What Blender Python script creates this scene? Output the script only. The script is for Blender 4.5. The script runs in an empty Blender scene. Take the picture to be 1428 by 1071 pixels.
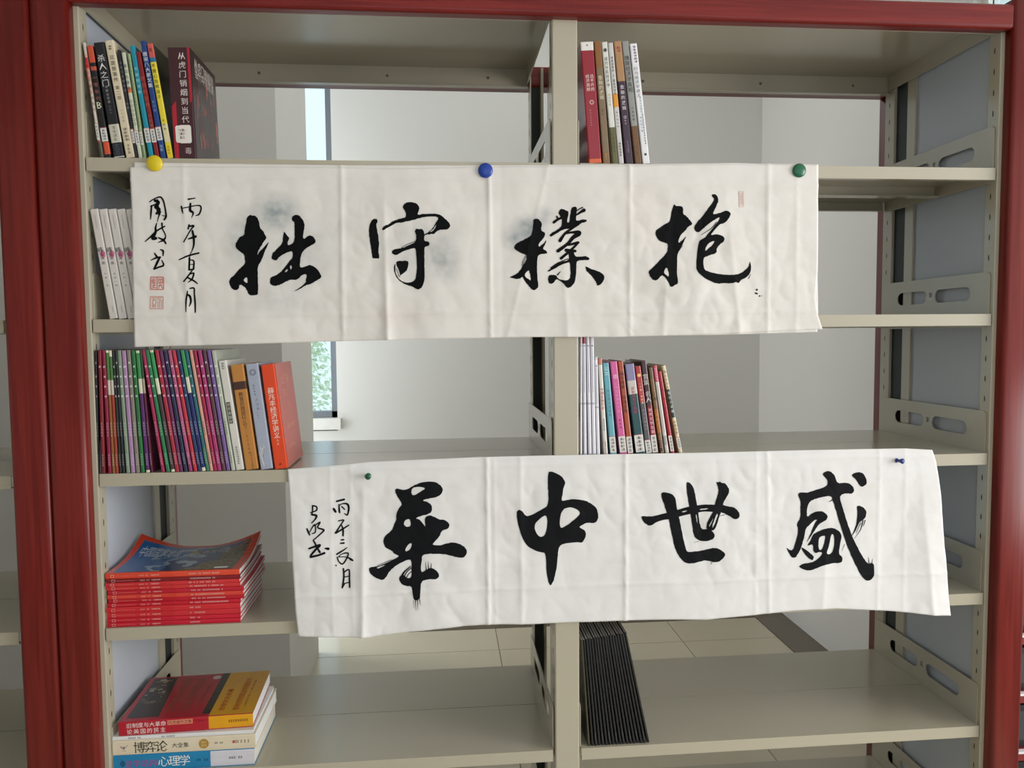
import bpy, bmesh, math, random
from mathutils import Vector, Matrix, noise
from mathutils.geometry import delaunay_2d_cdt

SC = bpy.context.scene
COL = SC.collection
rnd = random.Random(7)

# ------------------------------------------------------------------ camera
F_PX, YAW, PITCH, ROLL = 1077.187, -0.089801, -0.062284, 0.008463
CAM = Vector((0.6754, -1.5670, 1.5736))
ROT = (Matrix.Rotation(YAW, 3, 'Z') @ Matrix.Rotation(PITCH, 3, 'X') @ Matrix.Rotation(ROLL, 3, 'Y'))
cd = bpy.data.cameras.new('camera')
cam = bpy.data.objects.new('camera', cd)
COL.objects.link(cam)
cam.matrix_world = Matrix.Translation(CAM) @ (ROT @ Matrix.Rotation(math.pi / 2, 3, 'X')).to_4x4()
cd.sensor_width = 36.0
cd.lens = 36.0 * F_PX / 1428.0
cd.clip_start = 0.05
SC.camera = cam

# ------------------------------------------------------------------ world, lights, exposure
SC.view_settings.view_transform = 'Standard'
SC.view_settings.look = 'None'
SC.view_settings.gamma = 1.0
SC.view_settings.use_curve_mapping = False
SC.view_settings.exposure = 0.37
w = bpy.data.worlds.new('overcast_sky')
SC.world = w
w.use_nodes = True
wn = w.node_tree.nodes
wn['Background'].inputs['Color'].default_value = (0.88, 0.95, 1.0, 1)
wn['Background'].inputs['Strength'].default_value = 1.0


def area(name, loc, target, sx, sy, energy, color):
    ld = bpy.data.lights.new(name, 'AREA')
    ld.shape = 'RECTANGLE'
    ld.size, ld.size_y, ld.energy, ld.color = sx, sy, energy, color
    o = bpy.data.objects.new(name, ld)
    COL.objects.link(o)
    o.location = loc
    o.rotation_euler = (Vector(target) - Vector(loc)).to_track_quat('-Z', 'Y').to_euler()
    return o


area('window_daylight', (5.0, -2.0, 1.5), (1.0, 0.0, 1.1), 2.2, 2.2, 100, (1.0, 0.97, 0.94))
area('far_window_daylight', (-0.9, 2.59, 1.55), (1.0, 2.62, 1.6), 0.55, 2.6, 21, (0.95, 0.97, 1.0))
area('back_room_fill_light', (1.5, 1.95, 3.35), (1.7, 2.1, 0), 1.2, 0.5, 3.2, (1.0, 0.98, 0.96))  # added fill without a real lamp, lifts the far walls and floor


# ------------------------------------------------------------------ helpers
def ray(u, v):
    return ROT @ Vector(((u - 714) / F_PX, 1.0, -(v - 535.5) / F_PX))


def on_y(u, v, Y=0.0):
    d = ray(u, v)
    return CAM + d * ((Y - CAM.y) / d.y)


def lin(c):
    out = []
    for x in c[:3]:
        x = x / 255.0
        out.append(x / 12.92 if x <= 0.04045 else ((x + 0.055) / 1.055) ** 2.4)
    return (*out, 1.0)


MATS = {}


def mat(rgb, rough=0.5, coat=0.0, metal=0.0, vary=0.06, scale=40.0, spec=0.5, bump=0.0, key=None):
    k = key or ('m', tuple(rgb), rough, coat, metal, vary, scale, bump, spec)
    if k in MATS:
        return MATS[k]
    m = bpy.data.materials.new('paint_%02x%02x%02x' % tuple(int(max(0, min(255, v))) for v in rgb[:3]))
    m.use_nodes = True
    nt = m.node_tree
    b = nt.nodes['Principled BSDF']
    b.inputs['Roughness'].default_value = rough
    b.inputs['Metallic'].default_value = metal
    b.inputs['Coat Weight'].default_value = coat
    b.inputs['Coat Roughness'].default_value = 0.15
    b.inputs['Specular IOR Level'].default_value = spec
    tc = nt.nodes.new('ShaderNodeTexCoord')
    nz = nt.nodes.new('ShaderNodeTexNoise')
    nz.inputs['Scale'].default_value = scale
    nz.inputs['Detail'].default_value = 3
    nt.links.new(tc.outputs['Object'], nz.inputs['Vector'])
    mx = nt.nodes.new('ShaderNodeMix')
    mx.data_type = 'RGBA'
    c = lin(rgb)
    mx.inputs[6].default_value = tuple(x * (1 - vary) for x in c[:3]) + (1,)
    mx.inputs[7].default_value = tuple(min(1, x * (1 + vary)) for x in c[:3]) + (1,)
    nt.links.new(nz.outputs['Fac'], mx.inputs[0])
    nt.links.new(mx.outputs[2], b.inputs['Base Color'])
    if bump:
        bp = nt.nodes.new('ShaderNodeBump')
        bp.inputs['Strength'].default_value = bump
        bp.inputs['Distance'].default_value = 0.002
        nt.links.new(nz.outputs['Fac'], bp.inputs['Height'])
        nt.links.new(bp.outputs['Normal'], b.inputs['Normal'])
    MATS[k] = m
    return m


def wood_mat(name, c1, c2, stretch):
    m = bpy.data.materials.new(name)
    m.use_nodes = True
    nt = m.node_tree
    b = nt.nodes['Principled BSDF']
    b.inputs['Roughness'].default_value = 0.32
    b.inputs['Coat Weight'].default_value = 0.05
    b.inputs['Specular IOR Level'].default_value = 0.35
    b.inputs['Coat Roughness'].default_value = 0.2
    tc = nt.nodes.new('ShaderNodeTexCoord')
    mp = nt.nodes.new('ShaderNodeMapping')
    mp.inputs['Scale'].default_value = stretch
    nt.links.new(tc.outputs['Object'], mp.inputs['Vector'])
    n1 = nt.nodes.new('ShaderNodeTexNoise')
    n1.inputs['Scale'].default_value = 1.0
    n1.inputs['Detail'].default_value = 6
    n1.inputs['Distortion'].default_value = 0.8
    nt.links.new(mp.outputs['Vector'], n1.inputs['Vector'])
    r = nt.nodes.new('ShaderNodeValToRGB')
    r.color_ramp.elements[0].position = 0.35
    r.color_ramp.elements[1].position = 0.65
    r.color_ramp.elements[0].color = lin(c1)
    r.color_ramp.elements[1].color = lin(c2)
    nt.links.new(n1.outputs['Fac'], r.inputs['Fac'])
    nt.links.new(r.outputs['Color'], b.inputs['Base Color'])
    return m


WOOD_V = wood_mat('red_wood_vertical', (102, 21, 17), (124, 35, 29), (90, 60, 3))
WOOD_H = wood_mat('red_wood_horizontal', (104, 23, 20), (128, 37, 33), (3, 60, 90))
METAL = mat((183, 175, 155), 0.2, 0.15, 0, 0.02, 6, key='metal')
METAL_IN = mat((188, 194, 204), 0.42, 0.0, 0, 0.03, 6, key='metal_in')
CHANNEL_SHADE = mat((40, 48, 46), 0.6)  # dark tone paints in the shade of the unlit rear post interiors
SLOT = mat((28, 26, 22), 0.8)
SCREW = mat((120, 118, 110), 0.35, 0, 0.8)
WALL = mat((226, 225, 220), 0.8, 0, 0, 0.015, 3, bump=0.02)
TILE = [mat((206, 196, 172), 0.22, 0.2, 0, 0.05, 3), mat((200, 190, 166), 0.22, 0.2, 0, 0.05, 3), mat((210, 201, 178), 0.22, 0.2, 0, 0.05, 3)]
TILE_D = mat((96, 84, 66), 0.25, 0.2, 0, 0.1, 20)
GROUT = mat((120, 112, 98), 0.8)
INK = mat((9, 10, 12), 0.7, 0, 0, 0.3, 60, spec=0.12)
INK2 = mat((19, 20, 23), 0.7, 0, 0, 0.3, 60, spec=0.12)
SEAL = mat((205, 118, 105), 0.8, 0, 0, 0.25, 300)
SEAL_PALE = mat((214, 160, 148), 0.8, 0, 0, 0.25, 300)
SEAL_FAINT = mat((226, 198, 190), 0.8, 0, 0, 0.2, 300)


def page_mat(rgb):
    k = ('page', rgb)
    if k in MATS:
        return MATS[k]
    m = bpy.data.materials.new('page_edges')
    m.use_nodes = True
    nt = m.node_tree
    b = nt.nodes['Principled BSDF']
    b.inputs['Roughness'].default_value = 0.85
    tc = nt.nodes.new('ShaderNodeTexCoord')
    mp = nt.nodes.new('ShaderNodeMapping')
    mp.inputs['Scale'].default_value = (1400, 2, 2)
    nt.links.new(tc.outputs['Object'], mp.inputs['Vector'])
    nz = nt.nodes.new('ShaderNodeTexNoise')
    nz.inputs['Scale'].default_value = 1
    nt.links.new(mp.outputs['Vector'], nz.inputs['Vector'])
    mx = nt.nodes.new('ShaderNodeMix')
    mx.data_type = 'RGBA'
    c = lin(rgb)
    mx.inputs[6].default_value = tuple(x * .8 for x in c[:3]) + (1,)
    mx.inputs[7].default_value = c
    nt.links.new(nz.outputs['Fac'], mx.inputs[0])
    nt.links.new(mx.outputs[2], b.inputs['Base Color'])
    MATS[k] = m
    return m


PAGES = page_mat((232, 226, 212))
PAGES_W = page_mat((238, 238, 236))


class MB:
    """collects faces with materials, then links them as one mesh object"""

    def __init__(s):
        s.v, s.f, s.mi, s.mats, s.smooth = [], [], [], [], False

    def mid(s, m):
        if m not in s.mats:
            s.mats.append(m)
        return s.mats.index(m)

    def poly(s, pts, m):
        i = len(s.v)
        s.v += [tuple(p) for p in pts]
        s.f.append(tuple(range(i, i + len(pts))))
        s.mi.append(s.mid(m))

    def mesh(s, vs, fs, m):
        i = len(s.v)
        s.v += [tuple(p) for p in vs]
        k = s.mid(m)
        for f in fs:
            s.f.append(tuple(i + a for a in f))
            s.mi.append(k)

    def box(s, x0, x1, y0, y1, z0, z1, m):
        vs = [(x, y, z) for x in (x0, x1) for y in (y0, y1) for z in (z0, z1)]
        s.mesh(vs, [(0, 1, 3, 2), (4, 6, 7, 5), (0, 4, 5, 1), (2, 3, 7, 6), (0, 2, 6, 4), (1, 5, 7, 3)], m)

    def prism(s, prof, a0, a1, axis, m):
        """prof: closed list of 2D points; extruded from a0 to a1 along axis"""
        def P(p, a):
            return {'z': (p[0], p[1], a), 'x': (a, p[0], p[1]), 'y': (p[0], a, p[1])}[axis]
        n = len(prof)
        s.mesh([P(p, a0) for p in prof] + [P(p, a1) for p in prof],
               [(i, (i + 1) % n, n + (i + 1) % n, n + i) for i in range(n)] + [tuple(range(n))[::-1], tuple(range(n, 2 * n))], m)

    def lathe(s, prof, c, axis, m, n=24):
        """prof: (radius, height) list around an axis vector through c"""
        q = Vector((0, 0, 1)).rotation_difference(Vector(axis).normalized())
        vs = []
        for r, h in prof:
            for k in range(n):
                a = 2 * math.pi * k / n
                vs.append(Vector(c) + q @ Vector((r * math.cos(a), r * math.sin(a), h)))
        fs = []
        for j in range(len(prof) - 1):
            for k in range(n):
                k2 = (k + 1) % n
                fs.append((j * n + k, j * n + k2, (j + 1) * n + k2, (j + 1) * n + k))
        fs.append(tuple(range(n))[::-1])
        fs.append(tuple(range((len(prof) - 1) * n, len(prof) * n)))
        s.mesh(vs, fs, m)

    def build(s, name, parent=None, smooth=False, bevel=0, recalc=True):
        me = bpy.data.meshes.new(name)
        me.from_pydata(s.v, [], s.f)
        for m in s.mats:
            me.materials.append(m)
        for p, k in zip(me.polygons, s.mi):
            p.material_index = k
            p.use_smooth = smooth
        if recalc:
            bm = bmesh.new()
            bm.from_mesh(me)
            if smooth or bevel:
                bmesh.ops.remove_doubles(bm, verts=bm.verts, dist=1e-6)
            bmesh.ops.recalc_face_normals(bm, faces=bm.faces)
            bm.to_mesh(me)
            bm.free()
        o = bpy.data.objects.new(name, me)
        COL.objects.link(o)
        if parent:
            o.parent = parent
        if bevel:
            bv = o.modifiers.new('bevel', 'BEVEL')
            bv.width, bv.segments, bv.limit_method = bevel, 2, 'ANGLE'
        return o


def thing(name, label, cat, loc=(0, 0, 0), rot=(0, 0, 0), group=None):
    o = bpy.data.objects.new(name, None)
    o.empty_display_size = 0.05
    COL.objects.link(o)
    o.location, o.rotation_euler = loc, rot
    o['label'], o['category'] = label, cat
    if group:
        o['group'] = group
    return o


def tag(o, label, cat, group=None):
    o['label'], o['category'] = label, cat
    if group:
        o['group'] = group
    return o


def struct(o):
    o['kind'] = 'structure'
    return o


def cdt(outer, holes=(), extra=()):
    vs, es = [], []
    for loop in [outer] + list(holes):
        i0, n = len(vs), len(loop)
        vs += [Vector((p[0], p[1])) for p in loop]
        es += [(i0 + k, i0 + (k + 1) % n) for k in range(n)]
    vs += [Vector((p[0], p[1])) for p in extra]
    r = delaunay_2d_cdt(vs, es, [], 1, 1e-7)
    v = r[0]
    loops = [outer] + list(holes)

    def inside(p, loop):
        c = False
        n = len(loop)
        for k in range(n):
            a, b_ = loop[k], loop[(k + 1) % n]
            if (a[1] > p[1]) != (b_[1] > p[1]) and p[0] < (b_[0] - a[0]) * (p[1] - a[1]) / (b_[1] - a[1]) + a[0]:
                c = not c
        return c
    fs = []
    for f in r[2]:
        g = ((v[f[0]][0] + v[f[1]][0] + v[f[2]][0]) / 3, (v[f[0]][1] + v[f[1]][1] + v[f[2]][1]) / 3)
        if inside(g, outer) and not any(inside(g, h) for h in holes):
            fs.append(f)
    return v, fs


def plate(mb, outer, holes, x0, x1, m):
    """a sheet in the YZ plane with holes, from x0 to x1"""
    v, f = cdt(outer, holes)
    mb.mesh([(x0, p[0], p[1]) for p in v], f, m)
    mb.mesh([(x1, p[0], p[1]) for p in v], f, m)
    for loop in [outer] + list(holes):
        n = len(loop)
        for k in range(n):
            a, b = loop[k], loop[(k + 1) % n]
            mb.poly([(x0, *a), (x0, *b), (x1, *b), (x1, *a)], m)


def stadium(cy, cz, hw, hh, n=6):
    pts = []
    for k in range(n + 1):
        a = -math.pi / 2 + math.pi * k / n
        pts.append((cy + hw - hh + hh * math.cos(a), cz + hh * math.sin(a)))
    for k in range(n + 1):
        a = math.pi / 2 + math.pi * k / n
        pts.append((cy - hw + hh + hh * math.cos(a), cz + hh * math.sin(a)))
    return pts


# ------------------------------------------------------------------ room
XR, YB, ZC = 2.565, 2.90, 3.45
fl = MB()
fl.box(-2.6, 5.2, -3.4, YB, -0.05, -0.004, GROUT)
floor = struct(fl.build('floor'))
T = 0.945
for ix in range(-3, 2):
    for iy in range(-1, 5):
        x0 = 0.94 + T * ix
        x1 = min(x0 + T, 2.388)
        y0 = 2.215 - T * (iy + 1)
        y1 = y0 + T
        if iy == -1:
            y0, y1 = 2.215, 2.5
        g = 0.0018
        b = MB()
        b.box(x0 + g, x1 - g, y0 + g, y1 - g, -0.004, rnd.uniform(-0.0002, 0.0), TILE[(ix * 7 + iy * 3) % 3])
        b.build('tile', floor)
for k in range(6):
    b = MB()
    b.box(-1.9 + k * 0.715, -1.9 + (k + 1) * 0.715 - 0.002, 2.503, 2.67, -0.004, 0, TILE_D)
    b.build('border_tile', floor)
    b = MB()
    b.box(-1.9 + k * 0.715, -1.9 + (k + 1) * 0.715 - 0.002, 2.672, YB, -0.004, 0, TILE_D)
    b.build('border_tile', floor)
for k in range(6):
    b = MB()
    b.box(2.391, XR, 2.5 - (k + 1) * T + 0.002, 2.5 - k * T, -0.004, 0, TILE_D)
    b.build('border_tile', floor)

b = MB()
b.box(-2.6, XR + 2.6, -3.4, YB + 0.1, ZC, ZC + 0.1, WALL)
struct(b.build('ceiling'))
# far wall with a tall window opening (x -1.35 .. 0.075, z 1.05 .. 3.1)
b = MB()
b.box(0.075, XR + 0.1, YB, YB + 0.15, 0, ZC, WALL)
b.box(-2.6, -1.35, YB, YB + 0.15, 0, ZC, WALL)
b.box(-1.35, 0.075, YB, YB + 0.15, 3.15, ZC, WALL)
b.box(-1.35, 0.075, YB, YB + 0.15, 0.93, 1.04, WALL)
struct(b.build('wall_back'))
# right wall with a high window opening
b = MB()
b.box(XR, XR + 0.1, 1.085, YB, 0, ZC, WALL)
b.box(XR, XR + 0.1, 0.45, 1.085, 0, 2.45, WALL)
b.box(XR, XR + 0.1, 0.45, 1.085, 3.2, ZC, WALL)
struct(b.build('wall_right'))
# pillar between the window bay and the shelves
b = MB()
b.box(-2.6, 0.04, 1.58, 2.28, 0, ZC, WALL)
struct(b.build('wall_left'))
b = MB()
b.box(-2.7, 5.2, -3.5, -3.4, 0, 0.85, WALL)
b.box(-2.7, 5.2, -3.5, -3.4, 3.1, ZC, WALL)
b.box(-2.7, 0.1, -3.5, -3.4, 0.85, 3.1, WALL)
struct(b.build('wall_front'))
b = MB()
b.box(-2.7, -2.6, -3.4, YB, 0, ZC, WALL)
struct(b.build('wall_left'))

WFR = mat((118, 124, 132), 0.4, 0, 0, 0.03, 30)
WSILL = mat((228, 226, 220), 0.4)


def glass():
    m = bpy.data.materials.new('window_glass')
    m.use_nodes = True
    b = m.node_tree.nodes['Principled BSDF']
    b.inputs['Transmission Weight'].default_value = 1
    b.inputs['Roughness'].default_value = 0.0
    b.inputs['IOR'].default_value = 1.05
    b.inputs['Base Color'].default_value = (0.74, 0.92, 0.97, 1)
    return m


GLASS = glass()
win = thing('window_1', '', '', (0, YB + 0.06, 0))
del win['label'], win['category']
struct(win)
b = MB()
for z0, z1 in ((1.115, 1.15), (2.515, 2.565), (3.10, 3.15)):
    b.box(-1.35, 0.075, -0.03, 0.03, z0, z1, WFR)
for x0, x1 in ((-1.35, -1.31), (-0.66, -0.61), (0.040, 0.075)):
    b.box(x0, x1, -0.03, 0.03, 1.115, 3.15, WFR)
b.box(-1.35, 0.075, -0.02, 0.02, 0.02, 0.06, WFR)
b.box(0.045, 0.075, -0.02, 0.02, 0.02, 0.94, WFR)
b.build('window_frame', win)
for (x0, x1, z0, z1) in ((-1.31, -0.66, 1.15, 2.515), (-0.61, 0.04, 1.15, 2.515), (-1.31, -0.66, 2.565, 3.10), (-0.61, 0.04, 2.565, 3.10), (-1.35, 0.045, 0.06, 0.93)):
    b = MB()
    b.box(x0, x1, -0.003, 0.003, z0, z1, GLASS)
    b.build('pane', win)
b = MB()
b.box(-1.35, 0.095, -0.09, 0.03, 1.05, 1.113, WSILL)
b.build('window_sill', win)

win = thing('window_2', '', '', (XR + 0.05, 0.77, 2.45))
del win['label'], win['category']
struct(win)
b = MB()
b.box(-0.02, 0.02, -0.315, -0.28, 0, 0.75, WSILL)
b.box(-0.02, 0.02, 0.28, 0.315, 0, 0.75, WSILL)
b.box(-0.02, 0.02, -0.28, 0.28, 0, 0.03, WSILL)
b.box(-0.02, 0.02, -0.28, 0.28, 0.72, 0.75, WSILL)
b.build('window_frame', win)
b = MB()
b.box(-0.003, 0.003, -0.28, 0.28, 0.03, 0.72, GLASS)
b.build('pane', win)

# garden trees outside the far window
LEAF = mat((226, 250, 196), 0.7, 0, 0, 0.5, 6)
BARK = mat((120, 100, 80), 0.9)
for k, (x, y, z) in enumerate(((-2.6, 12.0, 0.2), (0.7, 14.5, 0.4))):
    t = thing('garden_tree', ('pale green leafy tree seen through the lower window pane', 'paler green tree standing farther back outside the window')[k], 'tree', (x, y, -1.6), group=None)
    b = MB()
    b.lathe([(0.14, 0), (0.1, 1.6), (0.06, 2.4)], (0, 0, 0), (0, 0, 1), BARK, 10)
    b.build('trunk', t, smooth=True)
    b = MB()
    for q in range(5200):
        d = Vector((rnd.gauss(0, 1), rnd.gauss(0, 1), rnd.gauss(0, 0.8))).normalized() * rnd.uniform(0.6, 1.6)
        c = Vector((0, 0, 2.6)) + d
        a, e = rnd.uniform(0, 6.3), rnd.uniform(-1, 1)
        u_ = Vector((math.cos(a), math.sin(a), e)).normalized() * 0.06
        v_ = u_.cross(Vector((rnd.random(), rnd.random(), 1))).normalized() * 0.04
        b.poly([c - u_, c - v_, c + u_, c + v_], LEAF)
    b.build('foliage', t, recalc=False)

# ------------------------------------------------------------------ bookcases
BAY, POST, DEP, SEAM, LIP = 0.9, 0.0555, 0.4255, 0.2077, 0.025
ZS = [0.09 + z for z in (1.8308, 1.5220, 1.2200, 0.9102, 0.6093, 0.305, 0.01)]
TOP = 2.242


def rounded(x0, x1, y0, y1, r, n=5):
    pts = []
    for cx, cy, a0 in ((x1 - r, y1 - r, 0), (x0 + r, y1 - r, 90), (x0 + r, y0 + r, 180), (x1 - r, y0 + r, 270)):
        for k in range(n + 1):
            a = math.radians(a0 + 90 * k / n)
            pts.append((cx + r * math.cos(a), cy + r * math.sin(a)))
    return pts


def bookcase(label, x_off, bays):
    root = thing('bookcase', label, 'bookcase', (x_off, 0, 0))
    W = bays * BAY + (bays - 1) * POST
    for sx, xin in ((-1, -0.0095), (1, W + 0.0095)):
        xo = xin + sx * 0.0695
        b = MB()
        b.prism(rounded(min(xin, xo), max(xin, xo), -0.024, DEP + 0.050, 0.010), 0.0, 2.262, 'z', WOOD_V)
        o = b.build('side_panel', root)
        for p in o.data.polygons:
            p.use_smooth = len(p.vertices) == 4
        # grey metal lining, members and posts
        b = MB()
        xa, xb = sorted((xin - sx * 0.001, xin + sx * 0.004))
        b.box(xa - sx * 0.0, xb, 0.02, 0.298, 0.03, TOP, METAL_IN)
        b.build('lining_sheet', root)
        xa, xb = sorted((xin + sx * 0.004, xin - sx * 0.006))
        b = MB()
        b.box(xa, xb, 0.298, 0.332, 0.03, TOP, METAL)
        b.build('lining_member', root)
        xa, xb = sorted((xin + sx * 0.004, xin - sx * 0.002))
        b = MB()
        b.box(xa, xb, 0.332, 0.384, 0.03, TOP, CHANNEL_SHADE)  # dark insert painting the shaded gap beside the rear post
        b.build('channel_shade', root)
        x_in = 0.0 if sx < 0 else W
        for y0, y1 in ((0.0, 0.034), (0.384, DEP)):
            xa, xb = sorted((x_in, x_in + sx * 0.03))
            b = MB()
            b.box(xa, xb, y0, y1, 0, TOP, METAL)
            po = b.build('upright_post', root, bevel=0.0015)
            b = MB()
            for k in range(48):
                z = 0.12 + k * 0.0436
                xs = x_in - sx * 0.0004
                yc = (y0 + y1) / 2
                b.poly([(xs, yc - .0012, z - .006), (xs, yc + .0012, z - .006), (xs, yc + .0012, z - .003), (xs, yc + .0018, z),
                        (xs, yc + .0012, z + .003), (xs, yc + .0012, z + .006), (xs, yc - .0012, z + .006), (xs, yc - .0012, z + .003), (xs, yc - .0018, z), (xs, yc - .0012, z - .003)], SLOT)
            s_ = b.build('mounting_slots', po, recalc=False)
            s_['kind'] = 'stuff'
    for k in range(bays - 1):
        x0 = BAY + k * (BAY + POST)
        b = MB()
        b.box(x0 + 0.0035, x0 + POST - 0.0035, -0.001, 0.004, 0, TOP - 0.04, METAL)
        b.box(x0 + 0.002, x0 + 0.0045, 0.0, 0.036, 0, TOP, METAL)
        b.box(x0 + POST - 0.0045, x0 + POST - 0.002, 0.0, 0.036, 0, TOP, METAL)
        b.build('upright_post', root, bevel=0.001)
        b = MB()
        b.box(x0 + 0.0045, x0 + 0.0315, DEP - 0.006, DEP, 0, TOP, CHANNEL_SHADE)
        b.box(x0 + 0.0315, x0 + 0.0375, DEP - 0.03, DEP, 0, TOP, METAL)
        b.box(x0 + 0.002, x0 + 0.0045, 0.38, DEP, 0, TOP, METAL)
        b.box(x0 + POST - 0.0045, x0 + POST - 0.002, 0.38, DEP, 0, TOP, METAL)
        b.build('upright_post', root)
        for sgn, xs in ((-1, x0 + 0.0016), (1, x0 + POST - 0.0016)):
            b = MB()
            for y in (0.02, 0.40):
                for q in range(48):
                    z = 0.12 + q * 0.0436
                    b.poly([(xs, y - .0018, z - .007), (xs, y + .0018, z - .007), (xs, y + .0018, z + .007), (xs, y - .0018, z + .007)], SLOT)
            s_ = b.build('mounting_slots', root, recalc=False)
            s_['kind'] = 'stuff'
    # front and rear wooden rails
    for y0, y1 in ((-0.022, 0.012), (DEP - 0.012, DEP + 0.046)):
        b = MB()
        prof = [(y + 0, z) for y, z in rounded(y0, y1, 2.2015, 2.2525, 0.008)]
        b.prism(prof, -0.0095, W + 0.0095, 'x', WOOD_H)
        b.build('top_rail', root)
    # canopy: top sheet, side and back flanges
    for k in range(bays):
        x0 = k * (BAY + POST)
        x1 = x0 + BAY
        b = MB()
        b.box(x0, x1, 0.012, DEP - 0.012, TOP, TOP + 0.003, METAL)
        cp = b.build('canopy_sheet', root)
        b = MB()
        b.box(x0 + .0015, x1 - .0015, DEP - 0.016, DEP - 0.0125, 2.197, TOP, METAL)
        b.box(x0 + .0015, x1 - .0015, DEP - 0.03, DEP - 0.0125, 2.1945, 2.197, METAL)
        b.box(x0, x1, 0.012, 0.0155, 2.2035, TOP, METAL)
        b.box(x0 + .0001, x0 + .004, 0.016, DEP - 0.018, 2.205, TOP, METAL)
        b.box(x1 - .004, x1 - .0001, 0.016, DEP - 0.018, 2.205, TOP, METAL)
        b.build('canopy_flange', root)
        for fx in (0.24, 0.55, 0.80):
            b = MB()
            b.lathe([(0.0035, 0), (0.0035, 0.001), (0.002, 0.002), (0.0005, 0.002)], (x0 + fx, DEP - 0.016, 2.219), (0, -1, 0), SCREW, 12)
            b.build('screw', root, smooth=True)
    # shelves
    for z in ZS:
        for k in range(bays):
            x0 = k * (BAY + POST) + 0.003
            x1 = x0 + BAY - 0.006
            for y0, y1 in ((0.0, SEAM - 0.0016), (SEAM + 0.0016, DEP)):
                b = MB()
                b.box(x0, x1, y0, y1, z - 0.0015, z, METAL)
                b.box(x0, x1, y0, y0 + 0.0015, z - LIP, z - 0.0015, METAL)
                b.box(x0, x1, y1 - 0.0015, y1, z - LIP, z - 0.0015, METAL)
                b.box(x0, x1, y0 + 0.0015, y0 + 0.014, z - LIP, z - LIP + 0.0015, METAL)
                b.box(x0, x1, y1 - 0.014, y1 - 0.0015, z - LIP, z - LIP + 0.0015, METAL)
                sh = b.build('shelf', root)
            for xe, d in ((x0 - 0.0024, 1), (x1 + 0.0004, 1)):
                b = MB()
                y0, y1 = 0.009, DEP - 0.008
                outer = [(y0 + .012, z - LIP - .004), (y1 - .012, z - LIP - .004), (y1, z), (y1, z + 0.085), (y1 - .006, z + 0.091), (y0 + .006, z + 0.091), (y0, z + 0.085), (y0, z)]
                holes = [stadium(0.1315, z + 0.047, 0.063, 0.0155), stadium(0.287, z + 0.047, 0.060, 0.0155),
                         [(0.205, z + .045), (0.215, z + .045), (0.215, z + .057), (0.205, z + .057)]]
                plate(b, outer, holes, xe, xe + 0.002, METAL)
                b.build('shelf_bracket', root)
    return root


main = bookcase('tall grey metal bookcase with dark red wood frame holding books and hanging calligraphy', 0, 2)
nb = bookcase('neighbouring grey metal bookcase with red wood side panel, cut off at left edge', -1.059 + 0.0005 - BAY - POST, 2)

# small rack past the right panel
rk = thing('display_rack', 'red and white gridded rack just visible past the right red side panel', 'rack', (2.17, 0.30, 0))
RW = mat((225, 225, 225), 0.4)
RR_ = mat((128, 40, 38), 0.4)
for dx in (0, 0.30, 0.60):
    b = MB()
    b.box(dx, dx + 0.012, 0, 0.25, 0, 1.12, RW)
    b.build('upright', rk)
for k in range(7):
    z = 0.12 + 0.158 * k
    b = MB()
    b.box(0.0, 0.612, -0.012, 0.26, z, z + 0.02, RR_)
    b.build('rail', rk)
    b = MB()
    b.box(0.0, 0.612, -0.014, 0.0, z + 0.02, z + 0.026, RW)
    b.build('rail_edge', rk)
for k in range(6):
    for q in range(2):
        z = 0.12 + 0.158 * k + 0.0205
        o = MB()
        o.box(0.02 + q * 0.3, 0.29 + q * 0.3, 0.02, 0.2, 0, 0.115, mat((28, 30, 32), 0.5))
        o.box(0.024 + q * 0.3, 0.286 + q * 0.3, 0.018, 0.02, 0.02, 0.10, mat((60, 62, 66), 0.4))
        t = o.build('file_box')
        t.location = (2.17, 0.30, z)
        tag(t, 'black file box on the %s shelf of the red rack, %s side' % (('lowest', 'second', 'third', 'fourth', 'fifth', 'topmost')[k], ('left', 'right')[q]), 'box', 'black file boxes in the rack')


# ------------------------------------------------------------------ lettering
GL = {}


def text_mesh(body, align='CENTER', res=1, spacing=1.0):
    k = (body, align, spacing)
    if k in GL:
        return GL[k]
    c = bpy.data.curves.new('t', 'FONT')
    c.body, c.resolution_u, c.align_x = body, res, align
    c.space_line = spacing
    o = bpy.data.objects.new('t', c)
    COL.objects.link(o)
    me = bpy.data.meshes.new_from_object(o.evaluated_get(bpy.context.evaluated_depsgraph_get()))
    bpy.data.objects.remove(o)
    v = [tuple(p.co) for p in me.vertices]
    f = [tuple(p.vertices) for p in me.polygons]
    xs = [p[0] for p in v] or [0, 1]
    ys = [p[1] for p in v] or [0, 1]
    GL[k] = (v, f, min(xs), max(xs), min(ys), max(ys))
    return GL[k]


def put_text(mb, body, cx, cz, w, h, m, y=-0.0003, rot90=False):
    """fits the text into a w x h box centred on (cx, cz) in the XZ plane"""
    v, f, x0, x1, y0, y1 = text_mesh(body)
    sx, sy = w / max(1e-6, x1 - x0), h / max(1e-6, y1 - y0)
    mx, my = (x0 + x1) / 2, (y0 + y1) / 2
    mb.mesh([(cx + (p[0] - mx) * sx, y, cz + (p[1] - my) * sy) for p in v], f, m)


def vtext(mb, s, cx, z_top, size, pitch, m, y=-0.0003, aspect=1.0):
    for i, ch in enumerate(s):
        if ch == ' ':
            continue
        v, f, x0, x1, y0, y1 = text_mesh(ch)
        sc = size / 0.95
        mx, my = (x0 + x1) / 2, 0.38
        zc = z_top - pitch * (i + 0.5)
        mb.mesh([(cx + (p[0] - mx) * sc * aspect, y, zc + (p[1] - my) * sc) for p in v], f, m)


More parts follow.
